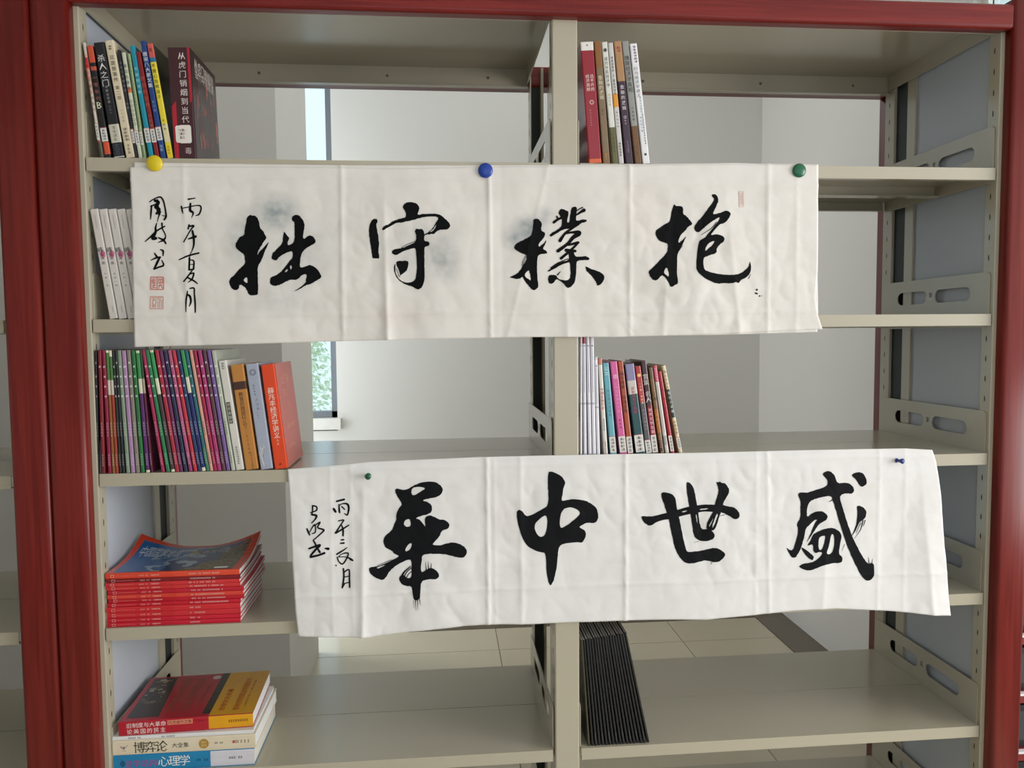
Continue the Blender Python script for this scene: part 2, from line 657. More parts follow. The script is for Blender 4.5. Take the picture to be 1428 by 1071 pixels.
def marks(mb, x0, x1, z0, z1, n, m, seed, y=-0.0003):
    """a column of small unreadable printed characters"""
    r = random.Random(seed)
    p = (z1 - z0) / n
    for i in range(n):
        z = z0 + p * (i + 0.5)
        h = p * 0.36
        for q in range(3):
            zz = z - h + 2 * h * (q + 0.1) / 3
            a = x0 + (x1 - x0) * r.uniform(0, 0.25)
            b_ = x1 - (x1 - x0) * r.uniform(0, 0.25)
            t = h * 0.28
            mb.poly([(a, y, zz), (b_, y, zz), (b_, y, zz + t), (a, y, zz + t)], m)
        xm = (x0 + x1) / 2 + (x1 - x0) * r.uniform(-.2, .2)
        t = (x1 - x0) * 0.07
        mb.poly([(xm - t, y, z - h), (xm + t, y, z - h), (xm + t, y, z + h), (xm - t, y, z + h)], m)


WHITE = mat((238, 238, 236), 0.5)
BLACK = mat((24, 24, 26), 0.5)
LABELW = mat((226, 222, 216), 0.6, 0, 0, 0.03)
LPINK = mat((200, 120, 120), 0.6)


def book(x, z, T_, H, D, lean, bands, cover, label, group=None, name='book', y=0.004, pages=PAGES, title=(), sticker=None, recess=0.0015, coat=0.3, mk=(), cat='book', rotz=0.0):
    """upright book whose spine faces the front; bands = [(t0, t1, rgb)] from the foot (0) to the head (1)"""
    a = -lean
    root = thing(name, label, cat, (x, y, z + 0.0004), (0, a, rotz), group)
    c = min(0.0008, T_ * .1) if T_ < 0.014 else 0.0014
    r = min(0.0022, T_ * 0.28)
    mb = MB()
    cuts = sorted({0.0, 1.0} | {b[0] for b in bands} | {b[1] for b in bands})
    front = [(0, r), (r * .3, r * .3), (r, 0), (T_ - r, 0), (T_ - r * .3, r * .3), (T_, r)]
    inner = [(c, D), (c, r + c), (T_ - c, r + c), (T_ - c, D)]
    mc = mat(cover, 0.35, coat)
    for z0, z1 in zip(cuts[:-1], cuts[1:]):
        mid = (z0 + z1) / 2
        col = cover
        for b0, b1, cc in bands:
            if b0 <= mid < b1:
                col = cc
        ms = mat(col, 0.35, coat)
        a0, a1 = z0 * H, z1 * H
        for p, q in zip(front[:-1], front[1:]):
            mb.poly([(p[0], p[1], a0), (q[0], q[1], a0), (q[0], q[1], a1), (p[0], p[1], a1)], ms)
    mb.poly([(0, r, 0), (0, D, 0), (0, D, H), (0, r, H)], mc)
    mb.poly([(T_, r, 0), (T_, D, 0), (T_, D, H), (T_, r, H)], mc)
    for i in range(3):
        p, q = inner[i], inner[i + 1]
        mb.poly([(p[0], p[1], 0), (q[0], q[1], 0), (q[0], q[1], H), (p[0], p[1], H)], mc)
    for p, q in (((0, D), (c, D)), ((T_ - c, D), (T_, D))):
        mb.poly([(*p, 0), (*q, 0), (*q, H), (*p, H)], mc)
    for zz in (0, H):
        mb.poly([(0, r, zz), (0, D, zz), (c, D, zz), (c, r + c, zz)], mc)
        mb.poly([(T_, r, zz), (T_, D, zz), (T_ - c, D, zz), (T_ - c, r + c, zz)], mc)
        mb.poly([(p[0], p[1], zz) for p in front] + [(T_ - c, r + c, zz), (c, r + c, zz)], mc)
    mb.build('cover', root, recalc=False)
    pb = MB()
    pb.box(c, T_ - c, r + c, D - recess, recess * .5, H - recess, pages)
    pb.build('page_block', root)
    if title or mk:
        tm = MB()
        for (s, t_top, size, pitch, col, *rest) in title:
            xo = rest[0] if rest else 0.5
            vtext(tm, s, T_ * xo, t_top * H, size, pitch, mat(col, 0.5), aspect=rest[1] if len(rest) > 1 else 1.0)
        for (x0, x1, t0, t1, n, col) in mk:
            marks(tm, T_ * x0, T_ * x1, t0 * H, t1 * H, n, mat(col, 0.5), int(x * 1e5) + n)
        tm.build('lettering', root, recalc=False)['kind'] = 'stuff'
    if sticker:
        t0, t1 = sticker[:2]
        sb = MB()
        sb.box(0.0002, T_ - 0.0002, -0.0003, 0.001, t0 * H, t1 * H, LABELW)
        sb.box(0.0002, T_ - 0.0002, -0.0005, -0.0002, t1 * H - 0.0012, t1 * H, LPINK)
        marks(sb, T_ * .15, T_ * .85, t0 * H + .002, t1 * H - .003, 4, mat((110, 108, 112), 0.6), int(x * 1e5), y=-0.0006)
        sb.build('call_number_label', root, recalc=False)
    return root


def from_px(ub0, ub1, vb, ut0, ut1, vt, zshelf, y=0.004):
    """spine quad seen in the picture -> foot position, thickness, height, lean on the shelf"""
    B0, B1 = on_y(ub0, vb, y), on_y(ub1, vb, y)
    T0, T1 = on_y(ut0, vt, y), on_y(ut1, vt, y)
    h = T0.z - zshelf
    xmin = 0.0034 if B0.x < BAY - .02 else BAY + POST + .0030   # heads rest against the upright, not in it
    tx = max(T0.x, xmin)
    lean = math.atan2(B0.x - tx, h)
    th = max(.002, min(B1.x - B0.x, T1.x - tx) * math.cos(lean) - 0.0003)
    return B0.x, th, h / math.cos(lean), lean


# ------------------------------------------------------------------ books: top left shelf
def px_book(org, s, bl, br, vb, tl, tr, vt, zs, **kw):
    g = lambda x, o: o + x / s
    sh = kw.pop('shift', 0)
    tl, tr = tl + sh * s, tr + sh * s
    x, th, H, lean = from_px(g(bl, org[0]), g(br, org[0]), g(vb, org[1]), g(tl, org[0]), g(tr, org[0]), g(vt, org[1]), zs, kw.get('y', 0.004))
    D = kw.pop('D', 0.145)
    bands, cover = kw.pop('bands', []), kw.pop('cover')
    return book(x, zs, th, H, D, lean, bands, cover, kw.pop('label'), **kw)


Z1, Z2, Z3, Z4, Z5 = ZS[:5]
O, S = (90, 40), 5.354
K = lambda x: 90 + x / 6.209
G = 'novels leaning on the top left shelf'


def b1(bl, br, tl, tr, vt, **kw):      # feet measured in one crop, heads in another
    x, th, H, lean = from_px(90 + bl / 6.209, 90 + br / 6.209, 221.0, 90 + tl / S + max(0, 6.5 - tl / 60), 90 + tr / S + max(0, 6.5 - tl / 60), 40 + vt / S, Z1)
    return book(x, Z1, th, H, kw.pop('D', 0.145), lean, kw.pop('bands', []), kw.pop('cover'), kw.pop('label'), group=G, **kw)


CR = (222, 208, 180)
b1(306, 345, 95, 128, 105, cover=(210, 200, 185), bands=[(0, .13, (70, 74, 56)), (.13, .15, (150, 60, 50)), (.55, .9, (206, 176, 160)), (.78, .87, (200, 24, 40))],
   label='thin pale book with a red patch near the top, leftmost on the top left shelf', title=[('人民文学', .84, .007, .009, (230, 60, 60)), ('中篇小说选刊', .7, .006, .011, (150, 90, 80))], sticker=(.16, .3))
b1(350, 420, 141, 188, 130, cover=(24, 22, 24), bands=[(.03, .14, (214, 84, 50)), (.85, 1, (206, 84, 58)), (.78, .815, (200, 84, 62))],
   label='black book with orange blocks at head and foot and a large letter B', title=[('一零年代', .745, .008, .013, (170, 100, 90)), ('B', .52, .017, .02, (228, 224, 190))], sticker=(.145, .27))
b1(427, 530, 197, 278, 108, cover=(22, 24, 32), bands=[(0, .01, (200, 200, 190)), (.13, .29, (206, 202, 184))],
   label='thick dark navy book with bold white brush title and a cream label', title=[('杀人之门', .9, .0135, .0155, (232, 230, 226)), ('东野圭吾著', .63, .005, .007, (170, 170, 170)), ('出版社', .46, .004, .006, (120, 120, 130))],
   mk=[(.3, .7, .14, .28, 4, (150, 146, 136)), (.15, .85, .02, .12, 5, (90, 96, 110))])
b1(533, 622, 288, 357, 93, cover=CR, label='cream book with thin black title, tallest of the left group', title=[('双面兽事件', .88, .0085, .0105, (70, 56, 48)), ('第二部', .62, .0075, .0095, (90, 76, 66)), ('文艺出版', .42, .004, .0065, (160, 140, 118))],
   mk=[(.25, .75, .92, .96, 2, (40, 24, 24)), (.2, .8, .14, .26, 4, (110, 100, 90)), (.3, .7, .03, .12, 3, (150, 130, 104))])
b1(612, 636, 392, 422, 160, cover=(26, 28, 36), bands=[(.16, .26, (190, 150, 146))], D=.13, label='thin black book squeezed between the cream and the pale green books', title=[('白夜行东野圭吾', .9, .0045, .0085, (150, 156, 160)), ('作家', .52, .004, .007, (170, 170, 170))], sticker=(.14, .27))
b1(640, 676, 422, 465, 180, cover=(204, 208, 184), label='pale green book with grey glyphs and a ladder of small rings', title=[('最后的歌者', .9, .0065, .0105, (80, 84, 90)), ('○○○○○○', .56, .007, .0085, (60, 70, 64))], bands=[(.62, .67, (214, 120, 70))], sticker=(.13, .26))
b1(680, 718, 468, 490, 190, cover=(160, 178, 132), label='moss green thin book beside the turquoise one', mk=[(.2, .8, .02, .13, 5, (80, 96, 60)), (.2, .8, .3, .95, 20, (120, 130, 96))], sticker=(.13, .26))
b1(730, 775, 484, 524, 130, cover=(22, 142, 166), label='turquoise book on the top left shelf', title=[('苏菲的世界', .82, .006, .011, (190, 226, 230))], sticker=(.14, .27))
b1(784, 828, 530, 566, 175, cover=(132, 24, 30), label='dark red book with faded gold title beside the turquoise book', title=[('昨日的世界', .78, .0085, .0125, (190, 96, 74)), ('作家著', .42, .005, .009, (170, 110, 100))], sticker=(.15, .28))
b1(832, 886, 563, 605, 95, cover=(24, 62, 128), label='blue book with bold white title, next to the yellow book', title=[('唐宋八大家文集', .91, .0085, .0098, (230, 236, 240)), ('宋文卷', .5, .005, .008, (140, 170, 210)), ('出版', .12, .0055, .007, (180, 200, 226))], sticker=(.155, .27))
b1(890, 944, 612, 664, 115, cover=(28, 30, 22), D=.15, bands=[(0, .14, (238, 214, 50)), (.14, .3, (226, 214, 170)), (.3, .84, (232, 212, 60)), (.84, .88, (40, 110, 160)), (.88, 1, (210, 92, 84))],
   label='yellow book with black title and pink and blue top, black back cover', title=[('女', .97, .008, .01, (24, 24, 30)), ('不要心急啊孩子', .83, .0075, .0098, (30, 30, 24)), ('徐娜著', .35, .004, .008, (90, 84, 30)), ('出版社', .115, .0045, .006, (150, 110, 20))])
# thick dark red history book with its front cover in view
x, th, H, lean = from_px(243.5, 274.8, 222, 233.5, 272.5, 67, Z1)
bk = book(x, Z1, th, H, 0.166, lean, [], (62, 22, 32), 'thick maroon history book with vertical white title and red stripes, rightmost of its shelf', G, y=0.002, pages=PAGES,
          title=[('从虎门销烟到当代中', .965, .0135, .0171, (226, 214, 210), .62), ('毒', .115, .013, .02, (200, 180, 180), .66)])
b = MB()
RS = mat((176, 26, 44), 0.4, 0.2)
b.poly([(th * .62 + .0105, -.0002, H * .5), (th - .001, -.0002, H * .53), (th - .001, -.0002, H), (th * .62 + .0105, -.0002, H)], RS)
b.poly([(.002, -.0002, 0), (.010, -.0002, 0), (.010, -.0002, H * .52), (.002, -.0002, H * .47)], RS)
b.build('red_stripe', bk, recalc=False)
b = MB()
b.prism(rounded(.012, .035, H * .135, H * .30, .004), -.0012, -.0003, 'y', LABELW)
b.prism(rounded(.006, .031, H * .14, H * .295, .004), -.0018, -.0012, 'y', mat((232, 222, 214), .5))
marks(b, .011, .026, H * .17, H * .27, 3, mat((120, 116, 120), .6), 5, y=-.0019)
b.build('call_number_label', bk)
cm = MB()


def on_cover(v, f, m, y0, z0, sy, sz, xx):
    cm.mesh([(xx, y0 + p[0] * sy, z0 + p[1] * sz) for p in v], f, m)


xx = th + 0.0004
cm.poly([(xx - .0002, .003, 0), (xx - .0002, .16, 0), (xx - .0002, .16, H), (xx - .0002, .003, H)], mat((44, 30, 32), .4, .2))
for i, s_ in enumerate(('从虎门销烟到', '当代中国禁毒')):
    v, f, ax, bx, ay, by = text_mesh(s_)
    on_cover(v, f, mat((206, 196, 186), .5), .085, H * (.86 - .085 * i), .125 / (bx - ax), .022, xx)
r2 = random.Random(3)
for i in range(46):
    y0, z0 = r2.uniform(.015, .15), r2.uniform(.1, .72) * H
    hh, ww = r2.uniform(.008, .035), r2.uniform(.003, .011)
    colr = r2.choice([(150, 64, 44), (176, 92, 52), (120, 40, 40), (60, 70, 66), (84, 30, 36), (96, 60, 60)])
    xq = xx + i * 1e-6
    cm.poly([(xq, y0, z0), (xq, y0 + ww, z0 + .003), (xq, y0 + ww * .6, z0 + hh), (xq, y0 + ww * .1, z0 + hh * .8)], mat(colr, .4, .2))
cm.build('cover_print', bk, recalc=False)

# ------------------------------------------------------------------ top right shelf
G = 'economics books leaning on the top right shelf'


def b2(bl, br, tl, tr, vt, **kw):
    kw['shift'] = max(0, 5.2 * (1 - (tl - 130) / 420))
    return px_book((780, 40), 5.356, bl, br, 990, tl, tr, vt, Z1, group=G, y=0.003, **kw)


b2(222, 318, 130, 232, 102, cover=(150, 24, 42), bands=[(0, .035, (222, 100, 50)), (.93, 1, (234, 230, 226))], label='thick crimson book with white head band and orange foot',
   title=[('逃不开的', .735, .0075, .0085, (236, 220, 216), .7), ('经济周期', .735, .0075, .0085, (236, 220, 216), .35), ('◎', .525, .011, .01, (226, 190, 190), .55), ('挪威拉斯特维德', .45, .003, .005, (220, 150, 150), .4), ('●', .985, .004, .006, (200, 40, 50), .5)], D=.15)
b2(328, 388, 238, 292, 97, cover=(134, 98, 60), bands=[(.1, .105, (90, 60, 34)), (.79, 1, (140, 92, 44)), (.1, .79, (128, 106, 78))], label='brown book beside the crimson one',
   title=[('金融的逻辑', .725, .0085, .0098, (232, 222, 196)), ('陈志', .45, .004, .007, (40, 30, 24)), ('出版社', .09, .003, .005, (220, 180, 120))], mk=[(.35, .7, .915, .95, 1, (190, 90, 60))])
b2(398, 443, 298, 345, 102, cover=(222, 222, 214), bands=[(0, .3, (96, 92, 50))], label='white book with an olive lower third', title=[('◉', .955, .009, .01, (70, 66, 60)), ('诺贝尔奖经济学', .88, .0072, .0087, (90, 78, 50)), ('经济学家', .58, .005, .0065, (190, 170, 130)), ('中信出版社', .26, .0038, .0085, (50, 46, 24))])
b2(446, 492, 350, 390, 108, cover=(208, 204, 200), bands=[(.47, .58, (226, 150, 40))], label='pale grey book with an orange square on its spine', title=[('改变世界的', .89, .005, .0063, (60, 56, 54)), ('12', .75, .007, .009, (40, 40, 40)), ('位经济学家', .70, .005, .0063, (60, 56, 54)), ('现代经济思', .44, .0035, .007, (110, 90, 84))], mk=[(.2, .8, .06, .18, 5, (80, 76, 76))])
b2(497, 560, 396, 455, 97, cover=(58, 32, 52), bands=[(.675, 1, (178, 134, 92))], label='book with tan top and dark purple lower part', title=[('金融的逻辑', .65, .008, .0105, (226, 216, 220)), ('②', .4, .007, .009, (236, 230, 230)), ('陈志', .365, .0035, .006, (220, 200, 210)), ('北京大学出版社', .19, .003, .0035, (170, 150, 170))], mk=[(.2, .8, .91, .96, 2, (180, 40, 70)), (.3, .7, .85, .89, 1, (170, 160, 80))])
b2(567, 618, 460, 512, 97, cover=(150, 150, 146), bands=[(0, .31, (112, 74, 34))], label='grey book with bold black title and brown foot', title=[('微观经济学真相', .885, .0098, .0105, (48, 46, 44)), ('杰弗里著', .47, .0045, .0075, (60, 56, 54)), ('出版', .16, .0035, .012, (60, 40, 24))])
b2(624, 684, 524, 580, 115, cover=(236, 234, 236), bands=[(.83, 1, (240, 238, 240))], label='white book with purple printed head, rightmost on the top right shelf',
   title=[('行为经济学讲义', .81, .0075, .0088, (60, 84, 100), .45), ('理性与非理性', .56, .0042, .0055, (120, 150, 170), .6), ('演化的力量', .4, .0042, .0066, (90, 150, 190), .4), ('■', .095, .006, .008, (60, 60, 60))],
   mk=[(.3, .85, .84, .985, 6, (110, 60, 120)), (.55, .8, .16, .42, 12, (90, 90, 96))])

# ------------------------------------------------------------------ second left shelf: identical white volumes
for i in range(6):
    bl = 313 + 75.5 * i
    rt = px_book((100, 280), 5.95, bl, bl + 71, 975, 118 + 74.5 * i, 190 + 74.5 * i, 75, Z2, cover=(216, 210, 204), D=.15, pages=PAGES_W, shift=5.0,
            group='white volumes on the second left shelf',
            label='white paperback volume with pink blot, %s from the left of the five leaning ones' % ('', 'second', 'third', 'fourth', 'fifth')[i] if 0 < i < 5 else ('leftmost white paperback volume with pink blot, leaning on the second left shelf' if i == 0 else 'white paperback volume farthest right, hidden behind the upper calligraphy'),
            title=[('峰', .66, .0105, .012, (40, 38, 40), .42), ('谈', .612, .0085, .01, (90, 40, 84), .5), ('诗曲', .575, .006, .009, (70, 66, 66), .5), ('作者一著', .43, .0038, .0075, (110, 106, 104), .5), ('出版社', .12, .003, .0045, (110, 106, 104), .6)],
            bands=[], mk=[(.42, .58, .82, .95, 10, (160, 150, 150))])
    b = MB()
    b.poly([(.0095 + .0052 * math.cos(a_ * .7) * (1 + .25 * math.sin(a_ * 2.1)), -.0002, .125 + .0075 * math.sin(a_ * .7) * (1 + .2 * math.cos(a_ * 3))) for a_ in range(9)], mat((206, 120, 150), .7))
    b.build('ink_blot', rt, recalc=False)

# ------------------------------------------------------------------ middle left shelf: magazines and books
G = 'magazines in the long row on the middle left shelf'
GRN, CRM, CRI = (40, 120, 64), (226, 222, 196), (160, 24, 66)
mags = [  # foot left, foot right, head left, head right, cover, bands, label
    (113, 137, 64, 90, (30, 32, 38), [], 'black spined magazine, leftmost of the long magazine row'),
    (140, 176, 96, 120, (140, 30, 44), [(0, .15, (110, 34, 40))], 'brick red magazine, second from the left end of the row'),
    (180, 204, 123, 147, (150, 20, 62), [], 'crimson magazine, third from the left end of the row'),
    (207, 227, 149, 168, (150, 92, 40), [(.64, .76, (216, 200, 186)), (.76, .98, (70, 120, 52)), (.98, 1, CRM)], 'magazine with green head, cream band and ochre brown lower part'),
    (228, 249, 170, 189, (172, 60, 34), [(.64, .76, (206, 196, 184)), (.76, .95, (70, 120, 60)), (.95, 1, CRM)], 'magazine with green head, cream band and rust orange lower part'),
    (252, 269, 191, 207, (26, 30, 32), [], 'thin black magazine, the left one of the black pair'),
    (271, 291, 209, 226, (24, 34, 36), [], 'thin black magazine with white patches, the right one of the black pair'),
    (294, 320, 226, 250, (140, 160, 136), [], 'sage green magazine beside the lilac one'),
    (323, 350, 254, 283, (184, 142, 186), [], 'pale lilac magazine in the left half of the row'),
    (354, 382, 287, 312, (142, 134, 124), [], 'taupe grey magazine right of the lilac one'),
    (386, 412, 318, 342, (36, 118, 58), [], 'plain green magazine right of the taupe one'),
    (417, 443, 347, 372, (92, 24, 108), [(0, .02, CRM), (.65, .77, CRM), (.77, .98, (56, 142, 78)), (.98, 1, CRM)], 'magazine with green head, cream band and violet lower part'),
    (447, 475, 373, 388, (90, 16, 50), [(.65, .77, (170, 160, 140)), (.77, 1, (40, 72, 50))], 'magazine with dark green head, grey band and wine red lower part'),
    (514, 541, 388, 409, (176, 32, 84), [], 'raspberry magazine just right of the dark gap in the row'),
    (544, 571, 411, 435, (38, 128, 76), [], 'plain green magazine right of the raspberry one'),
    (574, 598, 438, 462, (70, 52, 56), [(0, .02, CRM), (.64, .77, CRM), (.77, .98, (52, 150, 84)), (.98, 1, CRM)], 'magazine with green head, cream band and dark brown lower part'),
    (601, 626, 470, 495, (184, 36, 62), [], 'red magazine right of the brown and green one'),
    (628, 652, 499, 520, (110, 36, 92), [], 'dark violet magazine right of the red one'),
    (655, 682, 524, 548, (34, 40, 76), [], 'navy magazine with white squares near the centre of the row'),
    (685, 712, 551, 574, (192, 88, 134), [(0, .12, (150, 60, 110))], 'rose pink magazine right of the navy one'),
    (715, 740, 578, 601, (208, 48, 66), [], 'coral red magazine right of the rose pink one'),
    (742, 763, 604, 626, (30, 56, 108), [], 'deep blue magazine right of the coral one'),
    (765, 791, 630, 655, (30, 36, 110), [(0, .03, CRM), (.65, .78, CRM), (.78, 1, (54, 150, 90))], 'magazine with green head, cream band and royal blue lower part'),
    (793, 814, 657, 681, (34, 108, 118), [(0, .2, (56, 126, 96))], 'teal magazine left of the peach one'),
    (816, 838, 685, 706, (232, 170, 150), [], 'peach coloured magazine with plain spine'),
    (840, 861, 709, 733, (172, 24, 74), [], 'crimson magazine right of the peach one'),
    (863, 890, 737, 763, (182, 52, 118), [], 'magenta magazine in the right part of the row'),
    (893, 917, 767, 790, (96, 58, 72), [], 'brown plum magazine left of the light purple one'),
    (919, 945, 795, 819, (126, 92, 164), [], 'light purple magazine near the right end of the row'),
    (948, 973, 823, 849, (196, 202, 184), [], 'pale sage magazine, rightmost of the thin magazines'),
]
for i, (bl, br, tl, tr, cov, bands, lab) in enumerate(mags):
    pale = sum(cov) > 520
    cov = tuple(c * .9 + 6 for c in cov)
    ink = (120, 120, 110) if pale else tuple(min(255, c * .35 + 165) for c in cov)
    mk = [(.28, .75, .30, .42, 5, ink), (.28, .75, .06, .16, 5, ink)]
    sq = []
    if not any(c[0] > .6 for c in bands) and i != 24:
        sq = [(.87 if i % 3 else .9), .79, .71, .63]
    rt = px_book((110, 470), 4.4625, bl, br, 838, tl, tr, 84 + (i % 3), Z3, cover=cov, bands=bands, label=lab, group=G, D=.185, pages=PAGES_W, mk=mk, shift=max(0, 5.5 * (1 - tl / 420)), name='magazine', cat='magazine', coat=.4, y=0.002)
    if sq:
        h_ = rt.children[0].data.vertices
        H_, T_ = max(v.co.z for v in h_), max(v.co.x for v in h_)
        q = MB()
        for k, t in enumerate(sq):
            if i in (1,) and k:
                continue
            q.poly([(T_ * .25, -.0003, H_ * t - .002), (T_ * .78, -.0003, H_ * t - .002), (T_ * .72, -.0003, H_ * t + .002), (T_ * .3, -.0003, H_ * t + .0012)], mat(tuple(min(255, c * .3 + 175) for c in cov), .5))
        q.build('spine_marks', rt, recalc=False)['kind'] = 'stuff'
b3 = lambda *a, **k: px_book((110, 470), 4.4625, *a, group='paperbacks right of the magazine row', y=0.004, **k)
b3(978, 1030, 866, 918, 822, 820, 0, Z3, cover=(0, 0, 0), label='') if False else None
b3(978, 1031, 822, 866, 918, 152, Z3, cover=(218, 214, 206), bands=[(.55, .87, (218, 214, 206))], label='off-white paperback with a dark title patch, left of the tan book',
   title=[('美国金融史', .81, .0075, .0088, (226, 224, 214))] if False else [('著', .49, .005, .008, (140, 110, 60))], mk=[(.3, .7, .05, .22, 8, (130, 126, 120)), (.25, .75, .92, .985, 3, (110, 100, 90))], D=.15)
pb = [o for o in bpy.data.objects if o.get('label', '').startswith('off-white paperback')][0]
q = MB()
q.box(.0025, .0095, -.0004, .0005, .094, .137, mat((74, 76, 62), .5))
vtext(q, '货币金融学', .006, .136, .0062, .0084, mat((206, 206, 190), .5), y=-.0006)
q.build('title_patch', pb, recalc=False)
b3(1038, 1124, 812, 942, 1024, 178, Z3, cover=(192, 130, 62), bands=[(.765, .84, (70, 40, 34))], D=.148, label='tan paperback with a dark brown band near the top',
   title=[('教育究竟是什么？', .74, .0095, .0095, (70, 50, 30), .48), ('一百位思想家', .38, .004, .0085, (110, 76, 40), .5), ('北京大学出版社', .17, .0035, .005, (90, 60, 30), .6)])
b3(1131, 1209, 806, 1036, 1122, 172, Z3, cover=(166, 172, 190), D=.148, label='silver grey paperback with a ring emblem and white plant drawing',
   title=[('◎', .955, .016, .015, (120, 126, 144), .5), ('荷尔德林', .81, .004, .006, (96, 104, 120), .42), ('人诗意', .68, .006, .009, (120, 130, 150), .5), ('地栖居', .55, .003, .005, (110, 120, 140), .4)])
sg = [o for o in bpy.data.objects if o.get('label', '').startswith('silver grey')][0]
q = MB()
for k, (a_, l_) in enumerate(((-.5, .03), (-.2, .036), (.05, .03), (.35, .03), (.7, .024), (1.0, .018))):
    x0, z0 = .008, .006 + k * .004
    for t in range(5):
        f0, f1 = t / 5, (t + 1) / 5
        P = lambda f: (x0 + math.sin(a_) * l_ * f * (.5 + f * .3) * .5, z0 + l_ * f)
        (xa, za), (xb, zb) = P(f0), P(f1)
        wd = .0004
        q.poly([(xa - wd, -.0003, za), (xa + wd, -.0003, za), (xb + wd, -.0003, zb), (xb - wd, -.0003, zb)], WHITE)
q.build('plant_drawing', sg, recalc=False)
org = b3(1219, 1303, 804, 1131, 1228, 176, Z3, cover=(226, 70, 22), D=.168, label='thick bright orange paperback, rightmost on the middle left shelf',
         title=[('薛兆丰经济学讲义', .78, .0125, .0128, (246, 232, 222), .5), ('薛兆丰', .32, .005, .007, (246, 200, 180), .5)], mk=[(.3, .6, .03, .06, 1, (120, 40, 20))])
# salmon jacket over the side with pale lettering
vs = org.children[0].data.vertices
H_, T_ = max(v.co.z for v in vs), max(v.co.x for v in vs)
q = MB()
xx = T_ + .0003
q.poly([(xx, .004, 0), (xx, .168, 0), (xx, .168, H_), (xx, .004, H_)], mat((196, 98, 92), .35, .3))
for r0, tx, y0, z0, sc in ((0, '经济学', .035, .80, .022), (1, '讲义', .035, .66, .022), (2, '薛兆丰经济学', .03, .35, .012), (3, '经济学思维', .03, .16, .010)):
    v, f, ax, bx, ay, by = text_mesh(tx)
    q.mesh([(xx + .0002, .045 + (p[0] - ax) * sc * 1.1, z0 * H_ + p[1] * sc) for p in v], f, mat((224, 160, 140), .5))
q.build('cover_print', org, recalc=False)

# ------------------------------------------------------------------ middle right shelf
O5, S5 = (780, 460), 5.635
G = 'white journals standing by the centre post'
for i, (bl, br, tl, tr, vt, top, lab) in enumerate((
        (165, 190, 128, 156, 40, (214, 180, 190), 'white journal closest to the centre post'),
        (193, 218, 160, 186, 40, (130, 16, 36), 'white journal with a dark red head, second from the centre post'),
        (230, 257, 192, 222, 40, (216, 206, 212), 'white journal, third from the centre post'),
        (262, 292, 226, 256, 40, (216, 206, 212), 'white journal, fourth from the centre post'),
        (296, 330, 262, 290, 215, (200, 198, 202), 'shorter white journal, fifth from the centre post'))):
    px_book(O5, S5, bl, br, 975, tl, tr, vt, Z3, shift=4.5 - i * .6, cover=(226, 224, 232), bands=[(.93 if i < 4 else .97, 1, top), (.455 + .06 * (i == 4), .47 + .06 * (i == 4), (180, 180, 190))], D=.19, pages=PAGES_W, label=lab, group=G, name='journal', cat='magazine', y=0.003,
            mk=[(.3, .75, .02, .07, 4, (70, 66, 76)), (.3, .7, .55, .9, 26, (176, 176, 190)), (.2, .9, .905, .925, 1, (60, 50, 60))])
G = 'paperbacks on the middle right shelf'
b4 = lambda *a, **k: px_book(O5, S5, *a, group=G, y=0.004, **k)
b4(355, 397, 970, 303, 336, 228, Z3, cover=(222, 216, 208), bands=[(.94, 1, (196, 120, 100))], label='white book with red vertical title beside the light blue book', title=[('中国近现代史', .72, .0065, .0078, (200, 40, 56))], mk=[(.3, .7, .03, .2, 8, (160, 80, 80)), (.3, .7, .3, .42, 6, (90, 90, 90))], D=.14)
b4(408, 478, 970, 340, 390, 265, Z3, cover=(104, 170, 184), label='light blue book on the middle right shelf', title=[('公文', .97, .0085, .0105, (220, 236, 236)), ('办公室公文写作', .74, .006, .0085, (60, 110, 130))], sticker=(.09, .255), D=.14)
b4(484, 540, 970, 398, 456, 255, Z3, cover=(214, 96, 156), label='pink book on the middle right shelf', title=[('语', .88, .009, .012, (250, 220, 236)), ('小学生优秀作文选', .8, .006, .0082, (240, 160, 200)), ('教育编', .43, .0045, .0075, (120, 40, 80))], sticker=(.09, .255), D=.14)
b4(546, 603, 970, 459, 503, 252, Z3, cover=(170, 72, 40), label='rust orange book right of the pink one', title=[('福尔摩斯', .9, .008, .0092, (50, 24, 20)), ('探案全集', .66, .008, .0092, (50, 24, 20))], sticker=(.08, .25), D=.14)
b4(612, 684, 970, 516, 590, 275, Z3, cover=(22, 72, 78), bands=[(.69, .83, (206, 196, 190)), (.83, 1, (140, 132, 170))], label='teal book with lilac head and magenta title', title=[('战争与和平名著', .77, .007, .0082, (190, 40, 84))], sticker=(.09, .27), D=.14)
b4(692, 738, 970, 594, 645, 290, Z3, cover=(84, 80, 84), bands=[(.62, 1, (176, 44, 44))], label='dark grey book with bright red upper part', title=[('●', .93, .009, .01, (240, 200, 120)), ('一千零一夜故事', .83, .0052, .0066, (250, 210, 190)), ('世界名著丛书', .55, .006, .0078, (150, 146, 150))], sticker=(.08, .22), D=.14)
b4(742, 792, 970, 640, 685, 250, Z3, cover=(96, 20, 26), bands=[(.57, 1, (62, 30, 40)), (.26, .54, (150, 18, 44))], label='maroon book with large white brush title', title=[('宫观', .875, .0115, .0125, (228, 214, 210)), ('名人', .7, .0115, .0125, (220, 210, 206)), ('世界文学名著', .53, .007, .0092, (240, 214, 214)), ('⚡', .96, .007, .01, (226, 160, 50))] [:3], sticker=(.08, .26), D=.14)
